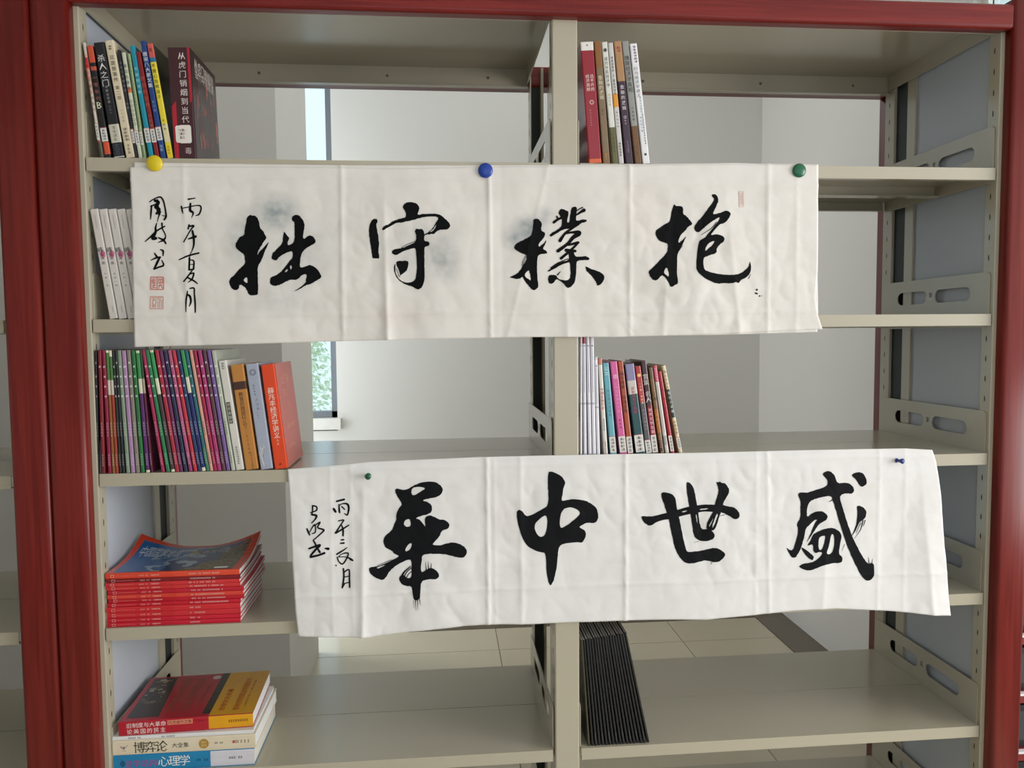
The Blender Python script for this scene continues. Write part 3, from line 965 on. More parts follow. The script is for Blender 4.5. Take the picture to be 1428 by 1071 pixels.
b4(800, 834, 970, 699, 735, 300, Z3, cover=(120, 84, 34), bands=[(.3, .55, (168, 96, 32)), (.0, .22, (70, 40, 24)), (.88, 1, (96, 72, 44))], label='golden brown book left of the white and pink one', title=[('三国', .74, .007, .01, (60, 36, 20)), ('志演义', .52, .006, .01, (214, 160, 60))], mk=[(.2, .8, .02, .1, 3, (214, 190, 70)), (.2, .8, .13, .27, 5, (190, 140, 110))], D=.14)
b4(842, 880, 970, 736, 768, 285, Z3, cover=(212, 206, 198), bands=[(.83, 1, (206, 60, 90)), (.16, .26, (170, 168, 160))], label='narrow white book with a pink red head', mk=[(.2, .8, .84, .98, 5, (240, 200, 210)), (.2, .8, .02, .08, 2, (60, 60, 60)), (.3, .7, .3, .8, 22, (190, 184, 180))], D=.14)
b4(886, 922, 970, 775, 805, 330, Z3, cover=(170, 16, 40), label='bright dark-red book, second from the right end', title=[('红楼梦', .85, .005, .02, (130, 20, 40))], sticker=(.1, .28), D=.14)
b4(952, 990, 970, 806, 836, 285, Z3, cover=(222, 206, 166), bands=[(.45, .75, (36, 62, 56))], label='cream book with dark green title block, rightmost on the middle right shelf', title=[('◎', .955, .006, .008, (90, 76, 50)), ('世界名家', .91, .0045, .008, (140, 110, 80)), ('鲁迅小说集', .735, .0062, .0098, (226, 226, 214)), ('作家出版', .42, .0055, .0075, (120, 76, 60))], sticker=(.12, .24), D=.14)

# ------------------------------------------------------------------ lower right shelf: black magazines
n = 18
ORD = 'zeroth second third fourth fifth sixth seventh eighth ninth tenth eleventh twelfth thirteenth fourteenth fifteenth sixteenth seventeenth'.split()
for i in range(n):
    f0, f1 = i / n, (i + 1) / n
    bl, br = 205 + 445 * f0, 205 + 445 * f1 - 2
    tl, tr = 128 + 352 * f0, 128 + 352 * f1 - 2
    vt = 168 - 52 * f0 + (6 if i % 3 == 1 else 0)
    x, th, H, lean = from_px(780 + bl / 5.075, 780 + br / 5.075, 860 + (955 - 40 * f0) / 5.075, 780 + tl / 5.075 + 4.5 * (1 - f0), 780 + tr / 5.075 + 4.5 * (1 - f1) + .1, 860 + vt / 5.075, Z5, .006)
    cov = [(17, 18, 21), (14, 15, 18), (20, 23, 26), (14, 18, 24)][i % 4]
    if i == 0:
        lab = 'thin magazine with worn olive spine, leftmost of the black magazines'
        cov = (64, 60, 40)
    elif i == n - 1:
        lab = 'black magazine at the right end of the leaning black row'
    else:
        lab = 'slim black magazine, %s from the left in the leaning black row' % ORD[i]
    book(x, Z5, th, H, .20, lean, [], cov, lab, 'black magazines on the lower right shelf', 'magazine', y=.006 + .002 * rnd.random(), pages=PAGES_W, coat=.15, cat='magazine',
         mk=[(.3, .7, .03, .12, 4, (110, 110, 112))] if i % 2 == 0 else [(.35, .65, .5, .53, 1, (90, 92, 96))])


# ------------------------------------------------------------------ flat-lying books
def flat_book(x, y, z, L, D, T_, cover, label, group, name='book', rotz=0.0, spine_parts=(), pages=PAGES_W, cat='book', top=None, coat=.35, flex=None):
    """spine towards the front, along x; flex(x, y) lifts the free part of a limp magazine"""
    root = thing(name, label, cat, (x, y, z + .0003), (0, 0, rotz), group)
    c = .0008 if T_ < .015 else .0015
    fx = flex or (lambda a, b_: 0)
    N, M = 14, 10

    def sheet(mb, z0, z1, y0, y1, x0, x1, m):
        for zz, flip in ((z0, 1), (z1, 0)):
            for i in range(N):
                for j in range(M):
                    xa, xb = x0 + (x1 - x0) * i / N, x0 + (x1 - x0) * (i + 1) / N
                    ya, yb = y0 + (y1 - y0) * j / M, y0 + (y1 - y0) * (j + 1) / M
                    mb.poly([(xa, ya, zz + fx(xa, ya)), (xb, ya, zz + fx(xb, ya)), (xb, yb, zz + fx(xb, yb)), (xa, yb, zz + fx(xa, yb))], m)
        for j in range(M):
            ya, yb = y0 + (y1 - y0) * j / M, y0 + (y1 - y0) * (j + 1) / M
            for xa in (x0, x1):
                mb.poly([(xa, ya, z0 + fx(xa, ya)), (xa, yb, z0 + fx(xa, yb)), (xa, yb, z1 + fx(xa, yb)), (xa, ya, z1 + fx(xa, ya))], m)
        for i in range(N):
            xa, xb = x0 + (x1 - x0) * i / N, x0 + (x1 - x0) * (i + 1) / N
            for ya in (y0, y1):
                mb.poly([(xa, ya, z0 + fx(xa, ya)), (xb, ya, z0 + fx(xb, ya)), (xb, ya, z1 + fx(xb, ya)), (xa, ya, z1 + fx(xa, ya))], m)
    if not flex:
        N, M = 1, 1
    mc = mat(cover, .32, coat)
    mb = MB()
    sheet(mb, 0, c, .001, D, 0, L, mc)
    sheet(mb, T_ - c, T_, .001, D, 0, L, mc)
    cuts = sorted({0.0, 1.0} | {p[0] for p in spine_parts} | {p[1] for p in spine_parts})
    for a0, a1 in zip(cuts[:-1], cuts[1:]):
        col = cover
        for p0, p1, cc in spine_parts:
            if p0 <= (a0 + a1) / 2 < p1:
                col = cc
        mb.prism([(0.0016, 0), (.0004, T_ * .12), (0, T_ * .3), (0, T_ * .7), (.0004, T_ * .88), (.0016, T_)], a0 * L, a1 * L, 'x', mat(col, .32, coat))
    mb.build('cover', root, recalc=False)
    mb = MB()
    sheet(mb, c, T_ - c, .0015, D - .002, .001, L - .0012, pages)
    mb.build('page_block', root, recalc=False)
    return root


def htext(mb, s, x0, zc, size, pitch, m, y=-.0003):
    for i, ch in enumerate(s):
        if ch == ' ':
            continue
        v, f, a, b_, _, _ = text_mesh(ch)
        sc = size / .95
        mb.mesh([(x0 + pitch * (i + .5) + (p[0] - (a + b_) / 2) * sc, y, zc + (p[1] - .38) * sc) for p in v], f, m)


def hmarks(mb, x0, x1, zc, h, n, m, seed, y=-.0003):
    r = random.Random(seed)
    p = (x1 - x0) / n
    for i in range(n):
        xc = x0 + p * (i + .5)
        if r.random() < .12:
            continue
        wd = p * .36
        for zz in (-.4, 0, .38):
            mb.poly([(xc - wd, y, zc + zz * h), (xc + wd, y, zc + zz * h), (xc + wd, y, zc + zz * h + h * .16), (xc - wd, y, zc + zz * h + h * .16)], m)
        xm = xc + wd * r.uniform(-.5, .5)
        mb.poly([(xm - wd * .2, y, zc - h * .5), (xm + wd * .2, y, zc - h * .5), (xm + wd * .2, y, zc + h * .5), (xm - wd * .2, y, zc + h * .5)], m)


# stack of red geography magazines
levels = [838, 802, 768, 722, 677, 645, 612, 578, 545, 512, 480, 450, 404]
cols = [(196, 16, 44), (200, 18, 44), (204, 36, 46), (206, 34, 44), (196, 14, 38), (190, 14, 36), (216, 60, 46), (190, 20, 44), (208, 44, 46), (206, 42, 48), (128, 16, 28), (220, 70, 44)]
zb = on_y(144, 730 + 838 / 5.712, .005).z
zt = on_y(144, 730 + 404 / 5.712, .005).z
names = ['bottom', 'second from the bottom', 'third from the bottom', 'fourth from the bottom', 'fifth from the bottom', 'sixth from the bottom', 'sixth from the top', 'fifth from the top', 'fourth from the top', 'third from the top', 'second from the top', 'top']
curz = Z4
scale = (zt - Z4) / (zt - zb)
for i in range(12):
    th = (levels[i] - levels[i + 1]) / (838 - 404) * (zt - Z4) - .0003
    dx = [.0, .0, .0, .0, .001, .004, .003, .004, .001, .0, .002, .0][i]
    if i == 11:
        lab = 'top red magazine of the stack with blue mountain cover and curled rear corners'
        fl_ = lambda a, b_: .95 * max(0, (b_ - .05) / .14) ** 2 * (.034 * max(0, 1 - a / .10) ** 1.5 + .028 * max(0, (a - .15) / .10) ** 1.6)
    else:
        lab = 'red spined magazine, %s of the stack on the lower left shelf' % names[i]
        fl_ = (lambda k: (lambda a, b_: (.3 + .055 * k) * max(0, (b_ - .05) / .14) ** 2 * (.0 * max(0, 1 - a / .10) ** 1.5 + .012 * max(0, (a - .15) / .10) ** 1.6)))(i) if i > 6 else None
    Lm = .262 if i not in (5, 6, 7) else .266
    rt = flat_book(.0032 + dx, .005 + .001 * (i % 3), curz, Lm - .003, .19, th, cols[i], lab, 'red magazines stacked on the lower left shelf', 'magazine', rotz=0, cat='magazine', flex=fl_, coat=.35,
                   spine_parts=[(0, .5, cols[i]), (.5, 1, tuple(min(255, c + 8) for c in cols[i]))])
    q = MB()
    wm = mat((240, 206, 200), .5)
    zc = th * .5
    for (a, b_, c_, d_) in ((.010, .0165, zc + .002, zc + .0025), (.010, .0165, zc - .0025, zc - .002), (.010, .0105, zc - .002, zc + .002), (.016, .0165, zc - .002, zc + .002)):
        q.poly([(a, -.0003, c_), (b_, -.0003, c_), (b_, -.0003, d_), (a, -.0003, d_)], wm)
    q.poly([(.019, -.0003, zc - .0003), (.055, -.0003, zc - .0003), (.055, -.0003, zc + .0003), (.019, -.0003, zc + .0003)], mat((226, 120, 110), .5))
    put_text(q, '2023', .069, zc, .009, .0022, wm)
    put_text(q, '%02d' % (i + 1), .0795, zc, .004, .0026, wm)
    htext(q, '中国国家地理', .0865, zc, .0026, .0028, wm)
    hmarks(q, .16, .16 + [.02, .02, .03, .022, .078, .066, .066, .062, .066, .055, .05, .06][i], zc, .0026, [8, 8, 10, 8, 26, 22, 22, 20, 22, 18, 17, 20][i], wm, i)
    q.build('lettering', rt, recalc=False)['kind'] = 'stuff'
    curz += th + .0003
# photographic cover of the top magazine
q = MB()
L, D = .261, .19
thk = th
BL, BL2, BL3, BRN, BRN2 = mat((30, 96, 160), .3, .5), mat((16, 52, 104), .3, .5), mat((150, 170, 190), .3, .5), mat((110, 96, 60), .3, .5), mat((70, 62, 44), .3, .5)
NX, NY = 52, 34
for i in range(NX):
    for j in range(NY):
        a0, a1 = .012 + (L - .030) * i / NX, .012 + (L - .030) * (i + 1) / NX
        c0, c1 = .006 + (D - .022) * j / NY, .006 + (D - .022) * (j + 1) / NY
        u_, v_ = i / NX, j / NY
        nn = noise.noise(Vector((u_ * 6, v_ * 5, 3)))
        ridge = .35 + .75 * u_ + .25 * nn
        m_ = BL
        if u_ > .18 and v_ < .95:
            d_ = u_ + .5 * nn - .25 - .25 * v_
            m_ = BL3 if 0 < d_ < .12 else (BL if d_ <= 0 or nn > .25 else BL2)
        if u_ - .55 + .3 * nn > v_ * .35 + .02:
            m_ = BRN if noise.noise(Vector((u_ * 30, v_ * 30, 1))) > 0 else BRN2
        q.poly([(a, c, thk + .0004 + fl_(a, c)) for a, c in ((a0, c0), (a1, c0), (a1, c1), (a0, c1))], m_)


def cover_text(mb, s, x0, y0, sx, sy, m, lift=.0009):
    v, f, a, b_, c_, d_ = text_mesh(s)
    P = []
    for p in v:
        X, Y = x0 + (p[0] - a) / (b_ - a) * sx, y0 + (p[1] - c_) / (d_ - c_) * sy
        P.append((X, Y, thk + lift + fl_(X, Y)))
    mb.mesh(P, f, m)


cover_text(q, '中国国家地理', .020, .105, .085, .050, mat((214, 222, 226), .4))
cover_text(q, '选美中国', .150, .120, .055, .026, mat((214, 222, 226), .4))
cover_text(q, '特辑', .125, .120, .018, .026, mat((214, 186, 80), .4))
q.poly([(a, c, thk + .0008 + fl_(a, c)) for a, c in ((.205, .012), (.232, .012), (.232, .022), (.205, .022))], WHITE)
q.build('cover_photograph', rt, recalc=False)

# stack of thick paperbacks at the bottom left
G = 'thick paperbacks stacked on the fifth left shelf'
yb = .008
blue = flat_book(.0032, yb, Z5, .2775, .205, .0352, (22, 130, 180), 'blue and white psychology paperback at the bottom of the lowest visible stack', G, spine_parts=[(.685, 1, (214, 212, 220))], pages=PAGES, coat=.3, rotz=.0)
q = MB()
htext(q, '活学活用', .022, .0165, .0148, .0158, mat((176, 60, 130), .5))
htext(q, '心理学', .088, .0185, .0225, .0205, WHITE)
hmarks(q, .162, .186, .017, .0045, 5, mat((12, 70, 110), .5), 4)
hmarks(q, .226, .258, .018, .0045, 7, mat((90, 90, 100), .5), 5)
q.poly([(.012, -.0003, .018), (.018, -.0003, .010), (.024, -.0003, .018), (.018, -.0003, .026)], mat((16, 90, 130), .5))
q.build('lettering', blue, recalc=False)['kind'] = 'stuff'
z = Z5 + .0357
gm = flat_book(.0032, yb, z, .280, .208, .0300, (226, 212, 186), 'cream game theory paperback with bold black title and gold disc', G, pages=PAGES_W, coat=.2, rotz=0)
q = MB()
htext(q, '博弈论', .041, .0145, .0235, .0215, mat((26, 24, 26), .5))
htext(q, '大全集', .115, .0148, .0105, .0112, mat((40, 36, 36), .5))
q.lathe([(.0098, 0), (.0098, .0004), (.0001, .0004)], (.178, 0, .015), (0, -1, 0), mat((178, 140, 60), .4, .2), 24)
htext(q, '博弈', .1725, .018, .005, .0055, mat((236, 214, 150), .5), y=-.0007)
htext(q, '智慧', .1725, .0115, .005, .0055, mat((236, 214, 150), .5), y=-.0007)
hmarks(q, .199, .216, .015, .0035, 5, mat((90, 80, 80), .5), 8)
hmarks(q, .240, .268, .0155, .006, 8, mat((110, 90, 90), .5), 9)
q.poly([(.235, -.0003, .013), (.2395, -.0003, .013), (.2395, -.0003, .0185), (.235, -.0003, .0185)], mat((190, 70, 60), .5))
for k, (a, b_) in enumerate((((.015, .018), (.0215, .0125)), ((.0215, .0125), (.029, .0205)), ((.019, .0095), (.0255, .0085)), ((.0215, .0125), (.022, .0185)))):
    q.poly([(a[0] - .0008, -.0003, a[1]), (a[0] + .0008, -.0003, a[1] + .0004), (b_[0] + .0006, -.0003, b_[1]), (b_[0] - .0006, -.0003, b_[1] - .0004)], mat((40, 60, 110), .5))
q.build('lettering', gm, recalc=False)['kind'] = 'stuff'
z += .0305
wb = flat_book(.0032, yb, z, .2765, .200, .0078, (232, 230, 230), 'thin white book lying under the red and yellow paperback', G, pages=PAGES_W, coat=.2)
q = MB()
hmarks(q, .030, .058, .004, .003, 9, mat((120, 116, 116), .5), 11)
hmarks(q, .095, .122, .004, .003, 8, mat((120, 116, 116), .5), 12)
q.build('lettering', wb, recalc=False)['kind'] = 'stuff'
z += .0083
red = flat_book(.0155, yb + .001, z, .2615, .205, .0290, (178, 14, 40), 'red and yellow paperback lying on top of the lowest visible stack', G, spine_parts=[(.666, 1, (226, 160, 14))], pages=PAGES_W, coat=.4, rotz=math.radians(2.5))
q = MB()
LW = mat((244, 228, 226), .5)
htext(q, '旧制度与大革命', .0145, .0205, .0104, .0110, LW)
htext(q, '论美国的民主', .0145, .0078, .0108, .0128, LW)
q.poly([(.094, -.0002, .0165), (.143, -.0002, .0165), (.143, -.0002, .0262), (.094, -.0002, .0262)], mat((224, 140, 110), .5))
htext(q, '托克维尔文集', .0955, .0213, .0075, .0077, mat((120, 20, 30), .5), y=-.0004)
hmarks(q, .150, .166, .0205, .003, 6, mat((110, 10, 30), .5), 14)
hmarks(q, .213, .252, .0155, .0045, 9, mat((90, 60, 10), .5), 15)
q.build('lettering', red, recalc=False)['kind'] = 'stuff'
q = MB()
tz = .0290 + .0002
YEL, DK = mat((226, 166, 20), .32, .4), mat((44, 38, 36), .32, .4)
q.poly([(.174, .0015, tz), (.2615, .0015, tz), (.2615, .205, tz), (.174, .205, tz)], YEL)
q.poly([(.158, .012, tz), (.174, .012, tz), (.174, .205, tz), (.158, .205, tz)], DK)
r2 = random.Random(9)
q.poly([(.010, .014, tz), (.073, .014, tz), (.060, .198, tz), (.010, .198, tz)], mat((52, 42, 40), .32, .4))
for i in range(60):
    a, c = r2.uniform(.012, .05), r2.uniform(.07, .185)
    m_ = mat(r2.choice([(150, 130, 104), (96, 74, 58), (70, 40, 34), (176, 160, 140), (50, 54, 66), (110, 92, 76)]), .32, .4)
    l1, l2 = r2.uniform(.004, .014), r2.uniform(.004, .012)
    zq = tz + .0001 + i * 2e-6
    q.poly([(a, c, zq), (a + l1, c + l2 * .2, zq), (a + l1 * .8, c + l2, zq), (a - .001, c + l2 * .7, zq)], m_)


def top_text(s, x0, y0, sx, sy, m, vertical=False):
    v, f, a, b_, c_, d_ = text_mesh(s)
    if vertical:
        q.mesh([(x0 + (p[1] - c_) / (d_ - c_) * sx * -1 + sx, y0 + (p[0] - a) / (b_ - a) * sy, tz + .0003) for p in v], f, m)
    else:
        q.mesh([(x0 + (p[0] - a) / (b_ - a) * sx, y0 + (p[1] - c_) / (d_ - c_) * sy, tz + .0003) for p in v], f, m)


GD = mat((150, 84, 70), .4, .2)
top_text('旧制度与大革命', .078, .03, .020, .165, GD, True)
top_text('论美国的民主', .104, .03, .024, .160, GD, True)
top_text('法国托克维尔著', .137, .06, .008, .09, GD, True)
RDT = mat((180, 50, 30), .5)
top_text('思想文化名著', .188, .02, .012, .10, RDT, True)
top_text('影响世界的政治学经典读本', .216, .02, .014, .15, RDT, True)
top_text('一部好书一生受益', .236, .02, .005, .14, mat((150, 100, 20), .5), True)
q.lathe([(.009, 0), (.009, .0003), (.0001, .0003)], (.148, .185, tz), (0, 0, 1), mat((206, 190, 190), .4), 20)
q.build('cover_print', red, recalc=False)

# ------------------------------------------------------------------ calligraphy sheets
def smooth(pts, it=1, closed=True):
    for _ in range(it):
        out = []
        n = len(pts)
        for i in range(n if closed else n - 1):
            a, b_ = pts[i], pts[(i + 1) % n]
            out += [(a[0] * .75 + b_[0] * .25, a[1] * .75 + b_[1] * .25), (a[0] * .25 + b_[0] * .75, a[1] * .25 + b_[1] * .75)]
        pts = out
    return pts


def rough_edge(pts, amp, seed):
    r = []
    for i, p in enumerate(pts):
        n_ = noise.noise(Vector((p[0] * .9, p[1] * .9, seed)))
        m_ = noise.noise(Vector((p[0] * .9 + 40, p[1] * .9, seed)))
        r.append((p[0] + n_ * amp, p[1] + m_ * amp))
    return r


def interp(poly, t):
    """poly: list of (t, u, v) -> point"""
    for a, b_ in zip(poly[:-1], poly[1:]):
        if t <= b_[0]:
            f = (t - a[0]) / (b_[0] - a[0])
            return a[1] + (b_[1] - a[1]) * f, a[2] + (b_[2] - a[2]) * f
    return poly[-1][1], poly[-1][2]


def with_t(pts):
    d = [0]
    for a, b_ in zip(pts[:-1], pts[1:]):
        d.append(d[-1] + math.hypot(b_[0] - a[0], b_[1] - a[1]))
    return [(x / d[-1], *p) for x, p in zip(d, pts)]


class Sheet:
    """a hanging paper whose relief comes from folds (x position, depth, width) and soft waves"""

    def __init__(s, y0, folds, hfolds, ztop, zbot, waves, seed):
        s.y0, s.folds, s.hf, s.zt, s.zb, s.waves, s.seed = y0, folds, hfolds, ztop, zbot, waves, seed

    def y(s, x, z):
        d = max(0.0, min(1.15, (s.zt - z) / (s.zt - s.zb)))
        h = .0012 + .004 * d
        for xf, dep, wd, sl, z0 in s.folds:
            q = (x - xf - sl * (z - s.zt)) / wd
            if abs(q) < 4:
                h += dep * math.exp(-abs(q)) * (d if z0 else 1)
        for zf, dep, wd in s.hf:
            q = abs(z - zf) / wd
            if q < 4:
                h += dep * math.exp(-q)
        for xc, wd, dep, dd in s.waves:
            q = (x - xc) / wd
            h += dep * math.exp(-q * q) * d ** dd
        n1 = noise.noise(Vector((x * 9, z * 9, s.seed)))
        n2 = noise.noise(Vector((x * 28, z * 22, s.seed + 5)))
        n3 = abs(noise.noise(Vector((x * 16 + 3, z * 12, s.seed + 9))))
        n5 = abs(noise.noise(Vector((x * 24 + z * 10, z * 16 - x * 8, s.seed + 31)))) ** .7
        n4 = abs(noise.noise(Vector((x * 45 + 3, z * 38, s.seed + 2))))
        env = .35 + .9 * max(0, noise.noise(Vector((x * 3.1, z * 4, s.seed + 50))) + .35)
        h += (.0030 * n1 + .0004 * n2 + (.0034 * n3 + .0008 * n4 + .0022 * n5) * env) * min(1, d * 6 + .12)
        return s.y0 - max(h, .0004)

    def grid(s, top, bot, left, right, nx, ny, lift, m, name, parent, yref=-.010):
        T, B, L, R_ = with_t(top), with_t(bot), with_t(left), with_t(right)
        V = []
        for j in range(ny + 1):
            tj = j / ny
            lu, lv = interp(L, tj)
            ru, rv = interp(R_, tj)
            for i in range(nx + 1):
                ti = i / nx
                tu, tv = interp(T, ti)
                bu, bv = interp(B, ti)
                u = (1 - tj) * tu + tj * bu + (1 - ti) * lu + ti * ru - ((1 - ti) * (1 - tj) * T[0][1] + ti * (1 - tj) * T[-1][1] + (1 - ti) * tj * B[0][1] + ti * tj * B[-1][1])
                v = (1 - tj) * tv + tj * bv + (1 - ti) * lv + ti * rv - ((1 - ti) * (1 - tj) * T[0][2] + ti * (1 - tj) * T[-1][2] + (1 - ti) * tj * B[0][2] + ti * tj * B[-1][2])
                p = on_y(u, v, yref)
                V.append((p.x, s.y(p.x, p.z) + lift, p.z))
        F = [(j * (nx + 1) + i, j * (nx + 1) + i + 1, (j + 1) * (nx + 1) + i + 1, (j + 1) * (nx + 1) + i) for j in range(ny) for i in range(nx)]
        mb = MB()
        mb.mesh(V, F, m)
        mb.smooth = True
        o = mb.build(name, parent, smooth=True)
        sol = o.modifiers.new('thickness', 'SOLIDIFY')
        sol.thickness, sol.offset = .00015, 0
        return o

    def ink(s, loops, m, name, parent, lift=.0005, step=.005, yref=-.010, edge=0.0, seed=1):
        """loops: list of (outer, holes) in picture coordinates"""
        mb = MB()
        for outer, holes in loops:
            P = [[(lambda p: (p.x, p.z))(on_y(u, v, yref)) for u, v in lp] for lp in [outer] + list(holes)]
            if edge:
                P = [[(x + edge * noise.noise(Vector((x * 700, z * 700, seed))), z + edge * noise.noise(Vector((x * 700 + 9, z * 700, seed)))) for x, z in lp] for lp in P]
            xs, zs = [p[0] for p in P[0]], [p[1] for p in P[0]]
            ex = []
            if max(xs) - min(xs) > step or max(zs) - min(zs) > step:
                x = min(xs) + step / 2
                while x < max(xs):
                    z = min(zs) + step / 2
                    while z < max(zs):
                        ex.append((x, z))
                        z += step
                    x += step
            v, f = cdt(P[0], P[1:], ex)
            mb.mesh([(p[0], s.y(p[0], p[1]) - lift, p[1]) for p in v], f, m)
        return mb.build(name, parent, recalc=False)


def stroke(pts):
    """(u, v, r) chain -> closed outline with round ends"""
    n = len(pts)
    P = []
    if n >= 2:                                    # resample for smooth bends
        for i in range(n - 1):
            a, b_ = pts[i], pts[i + 1]
            pa, pb_ = pts[max(0, i - 1)], pts[min(n - 1, i + 2)]
            for k in range(4):
                t = k / 4
                P.append(tuple(.5 * ((2 * a[j]) + (-pa[j] + b_[j]) * t + (2 * pa[j] - 5 * a[j] + 4 * b_[j] - pb_[j]) * t * t + (-pa[j] + 3 * a[j] - 3 * b_[j] + pb_[j]) * t ** 3) for j in range(3)))
        P.append(tuple(pts[-1]))
    quads = []
    for a, b_ in zip(P[:-1], P[1:]):
        dx, dy = b_[0] - a[0], b_[1] - a[1]
        l = math.hypot(dx, dy) or 1
        nx, ny = -dy / l, dx / l
        ra, rb = max(.6, a[2]), max(.6, b_[2])
        quads.append([(a[0] + nx * ra, a[1] + ny * ra), (b_[0] + nx * rb, b_[1] + ny * rb), (b_[0] - nx * rb, b_[1] - ny * rb), (a[0] - nx * ra, a[1] - ny * ra)])
    for p in P:
        r = max(.6, p[2])
        quads.append([(p[0] + r * math.cos(k * math.pi / 4), p[1] + r * math.sin(k * math.pi / 4)) for k in range(8)])
    return quads


def to_px(pts, o, s_):
    return [(o[0] + p[0] / s_, o[1] + p[1] / s_) for p in pts]


def paper_mat(name, stains, c_lo, c_hi):
    m = bpy.data.materials.new(name)
    m.use_nodes = True
    nt = m.node_tree
    b_ = nt.nodes['Principled BSDF']
    b_.inputs['Roughness'].default_value = .85
    b_.inputs['Specular IOR Level'].default_value = .2
    tc = nt.nodes.new('ShaderNodeTexCoord')
    n1 = nt.nodes.new('ShaderNodeTexNoise')
    n1.inputs['Scale'].default_value = 26
    n1.inputs['Detail'].default_value = 5
    nt.links.new(tc.outputs['Object'], n1.inputs['Vector'])
    mx = nt.nodes.new('ShaderNodeMix')
    mx.data_type = 'RGBA'
    mx.inputs[6].default_value = lin(c_lo)
    mx.inputs[7].default_value = lin(c_hi)
    nt.links.new(n1.outputs['Fac'], mx.inputs[0])
    last = mx.outputs[2]
    fine = nt.nodes.new('ShaderNodeTexNoise')
    fine.inputs['Scale'].default_value = 60
    fine.inputs['Detail'].default_value = 6
    nt.links.new(tc.outputs['Object'], fine.inputs['Vector'])
    for (x, z, rx, rz, k, c_) in stains:          # old ink that bled through from an earlier sheet
        mp = nt.nodes.new('ShaderNodeMapping')
        mp.vector_type = 'POINT'
        mp.inputs['Location'].default_value = (-x / rx, 0, -z / rz)
        mp.inputs['Scale'].default_value = (1 / rx, 0.001, 1 / rz)
        nt.links.new(tc.outputs['Object'], mp.inputs['Vector'])
        gr = nt.nodes.new('ShaderNodeTexGradient')
        gr.gradient_type = 'SPHERICAL'
        nt.links.new(mp.outputs['Vector'], gr.inputs['Vector'])
        mu = nt.nodes.new('ShaderNodeMath')
        mu.operation = 'MULTIPLY'
        nt.links.new(gr.outputs['Fac'], mu.inputs[0])
        nt.links.new(fine.outputs['Fac'], mu.inputs[1])
        m2 = nt.nodes.new('ShaderNodeMath')
        m2.operation = 'MULTIPLY'
        m2.use_clamp = True
        m2.inputs[1].default_value = k
        nt.links.new(mu.outputs[0], m2.inputs[0])
        mm = nt.nodes.new('ShaderNodeMix')
        mm.data_type = 'RGBA'
        mm.inputs[7].default_value = lin(c_)
        nt.links.new(last, mm.inputs[6])
        nt.links.new(m2.outputs[0], mm.inputs[0])
        last = mm.outputs[2]
    nt.links.new(last, b_.inputs['Base Color'])
    bp = nt.nodes.new('ShaderNodeBump')
    bp.inputs['Strength'].default_value = .25
    bp.inputs['Distance'].default_value = .001
    nt.links.new(fine.outputs['Fac'], bp.inputs['Height'])
    nt.links.new(bp.outputs['Normal'], b_.inputs['Normal'])
    return m


def X(u, v=350):
    return on_y(u, v, -.01).x


def Zp(v, u=700):
    return on_y(u, v, -.01).z


def st(u, v, ru, rv, k, c_=(150, 158, 160)):
    p = on_y(u, v, -.01)
    return (p.x, p.z, ru * .0017, rv * .0017, k * 2.0, c_)


P1 = paper_mat('rice_paper_upper', [st(385, 295, 34, 26, .9), st(340, 330, 24, 40, .5), st(590, 345, 55, 45, .35), st(620, 365, 22, 34, .5), st(738, 318, 26, 20, .9), st(720, 332, 22, 18, .7),
                                   st(390, 420, 50, 25, .25), st(410, 350, 60, 50, .3), st(760, 300, 16, 14, .5), st(900, 300, 40, 60, .12, (222, 190, 180)), st(560, 440, 50, 20, .15, (224, 196, 186))], (222, 216, 209), (239, 235, 230))
P2 = paper_mat('rice_paper_lower', [st(700, 720, 60, 60, .12, (222, 196, 186)), st(1170, 700, 60, 40, .1, (222, 200, 190))], (226, 223, 220), (240, 239, 238))

z1, z3 = Z1, Z3
sh1 = Sheet(-.0015, [(X(258), .0014, .004, 0, 0), (X(478), .0026, .003, .01, 0), (X(536), .0085, .012, -.01, 1), (X(683), .0032, .003, .0, 0), (X(700), -.001, .010, 0, 0), (X(879), .0028, .003, .0, 0),
                     (X(1072), .0026, .003, 0, 0), (X(1010), .0050, .016, -.10, 1), (X(935), .0030, .010, .04, 1), (X(780), .0030, .012, -.05, 1), (X(765), .0016, .006, .25, 0), (X(1112), .0014, .006, 0, 0)],
            [(Zp(438, 500), .0020, .003), (Zp(254, 700), .0018, .003)], Zp(232, 660), Zp(470, 660), [(X(340), .08, .005, 1), (X(600), .06, .004, 1), (X(980), .06, .006, 1)], 3.1)
sh2 = Sheet(-.0015, [(X(680, 750), .0034, .003, 0, 0), (X(690, 750), .0012, .003, 0, 0), (X(727, 750), .0020, .006, .0, 0), (X(873, 750), .0030, .003, 0, 0), (X(1070, 750), .0020, .003, -.02, 0), (X(1055, 750), .001, .003, 0, 0),
                     (X(508, 750), .009, .014, .02, 1), (X(1226, 750), .0014, .003, 0, 0), (X(1262, 750), .001, .003, 0, 0), (X(462, 750), .0010, .003, 0, 0), (X(490, 750), .001, .003, 0, 0), (X(1160, 750), .0035, .02, .05, 1), (X(1280, 750), .004, .012, -.10, 1)],
            [(Zp(822, 700), .0022, .003), (Zp(650, 700), .0014, .003)], Zp(640, 700), Zp(870, 700), [(X(450, 750), .06, .006, 1), (X(1000, 750), .09, .004, 1), (X(1300, 750), .05, .010, 1), (X(600, 750), .04, .003, 1)], 8.4)

upper = thing('calligraphy_banner', 'upper white calligraphy sheet with four bold black characters and two red seals', 'calligraphy', tuple(on_y(660, 232, 0)), group=None)
lower = thing('calligraphy_banner', 'lower white calligraphy sheet with four bold black characters and no seals', 'calligraphy', tuple(on_y(860, 640, 0)))
PARENT_FIX = []


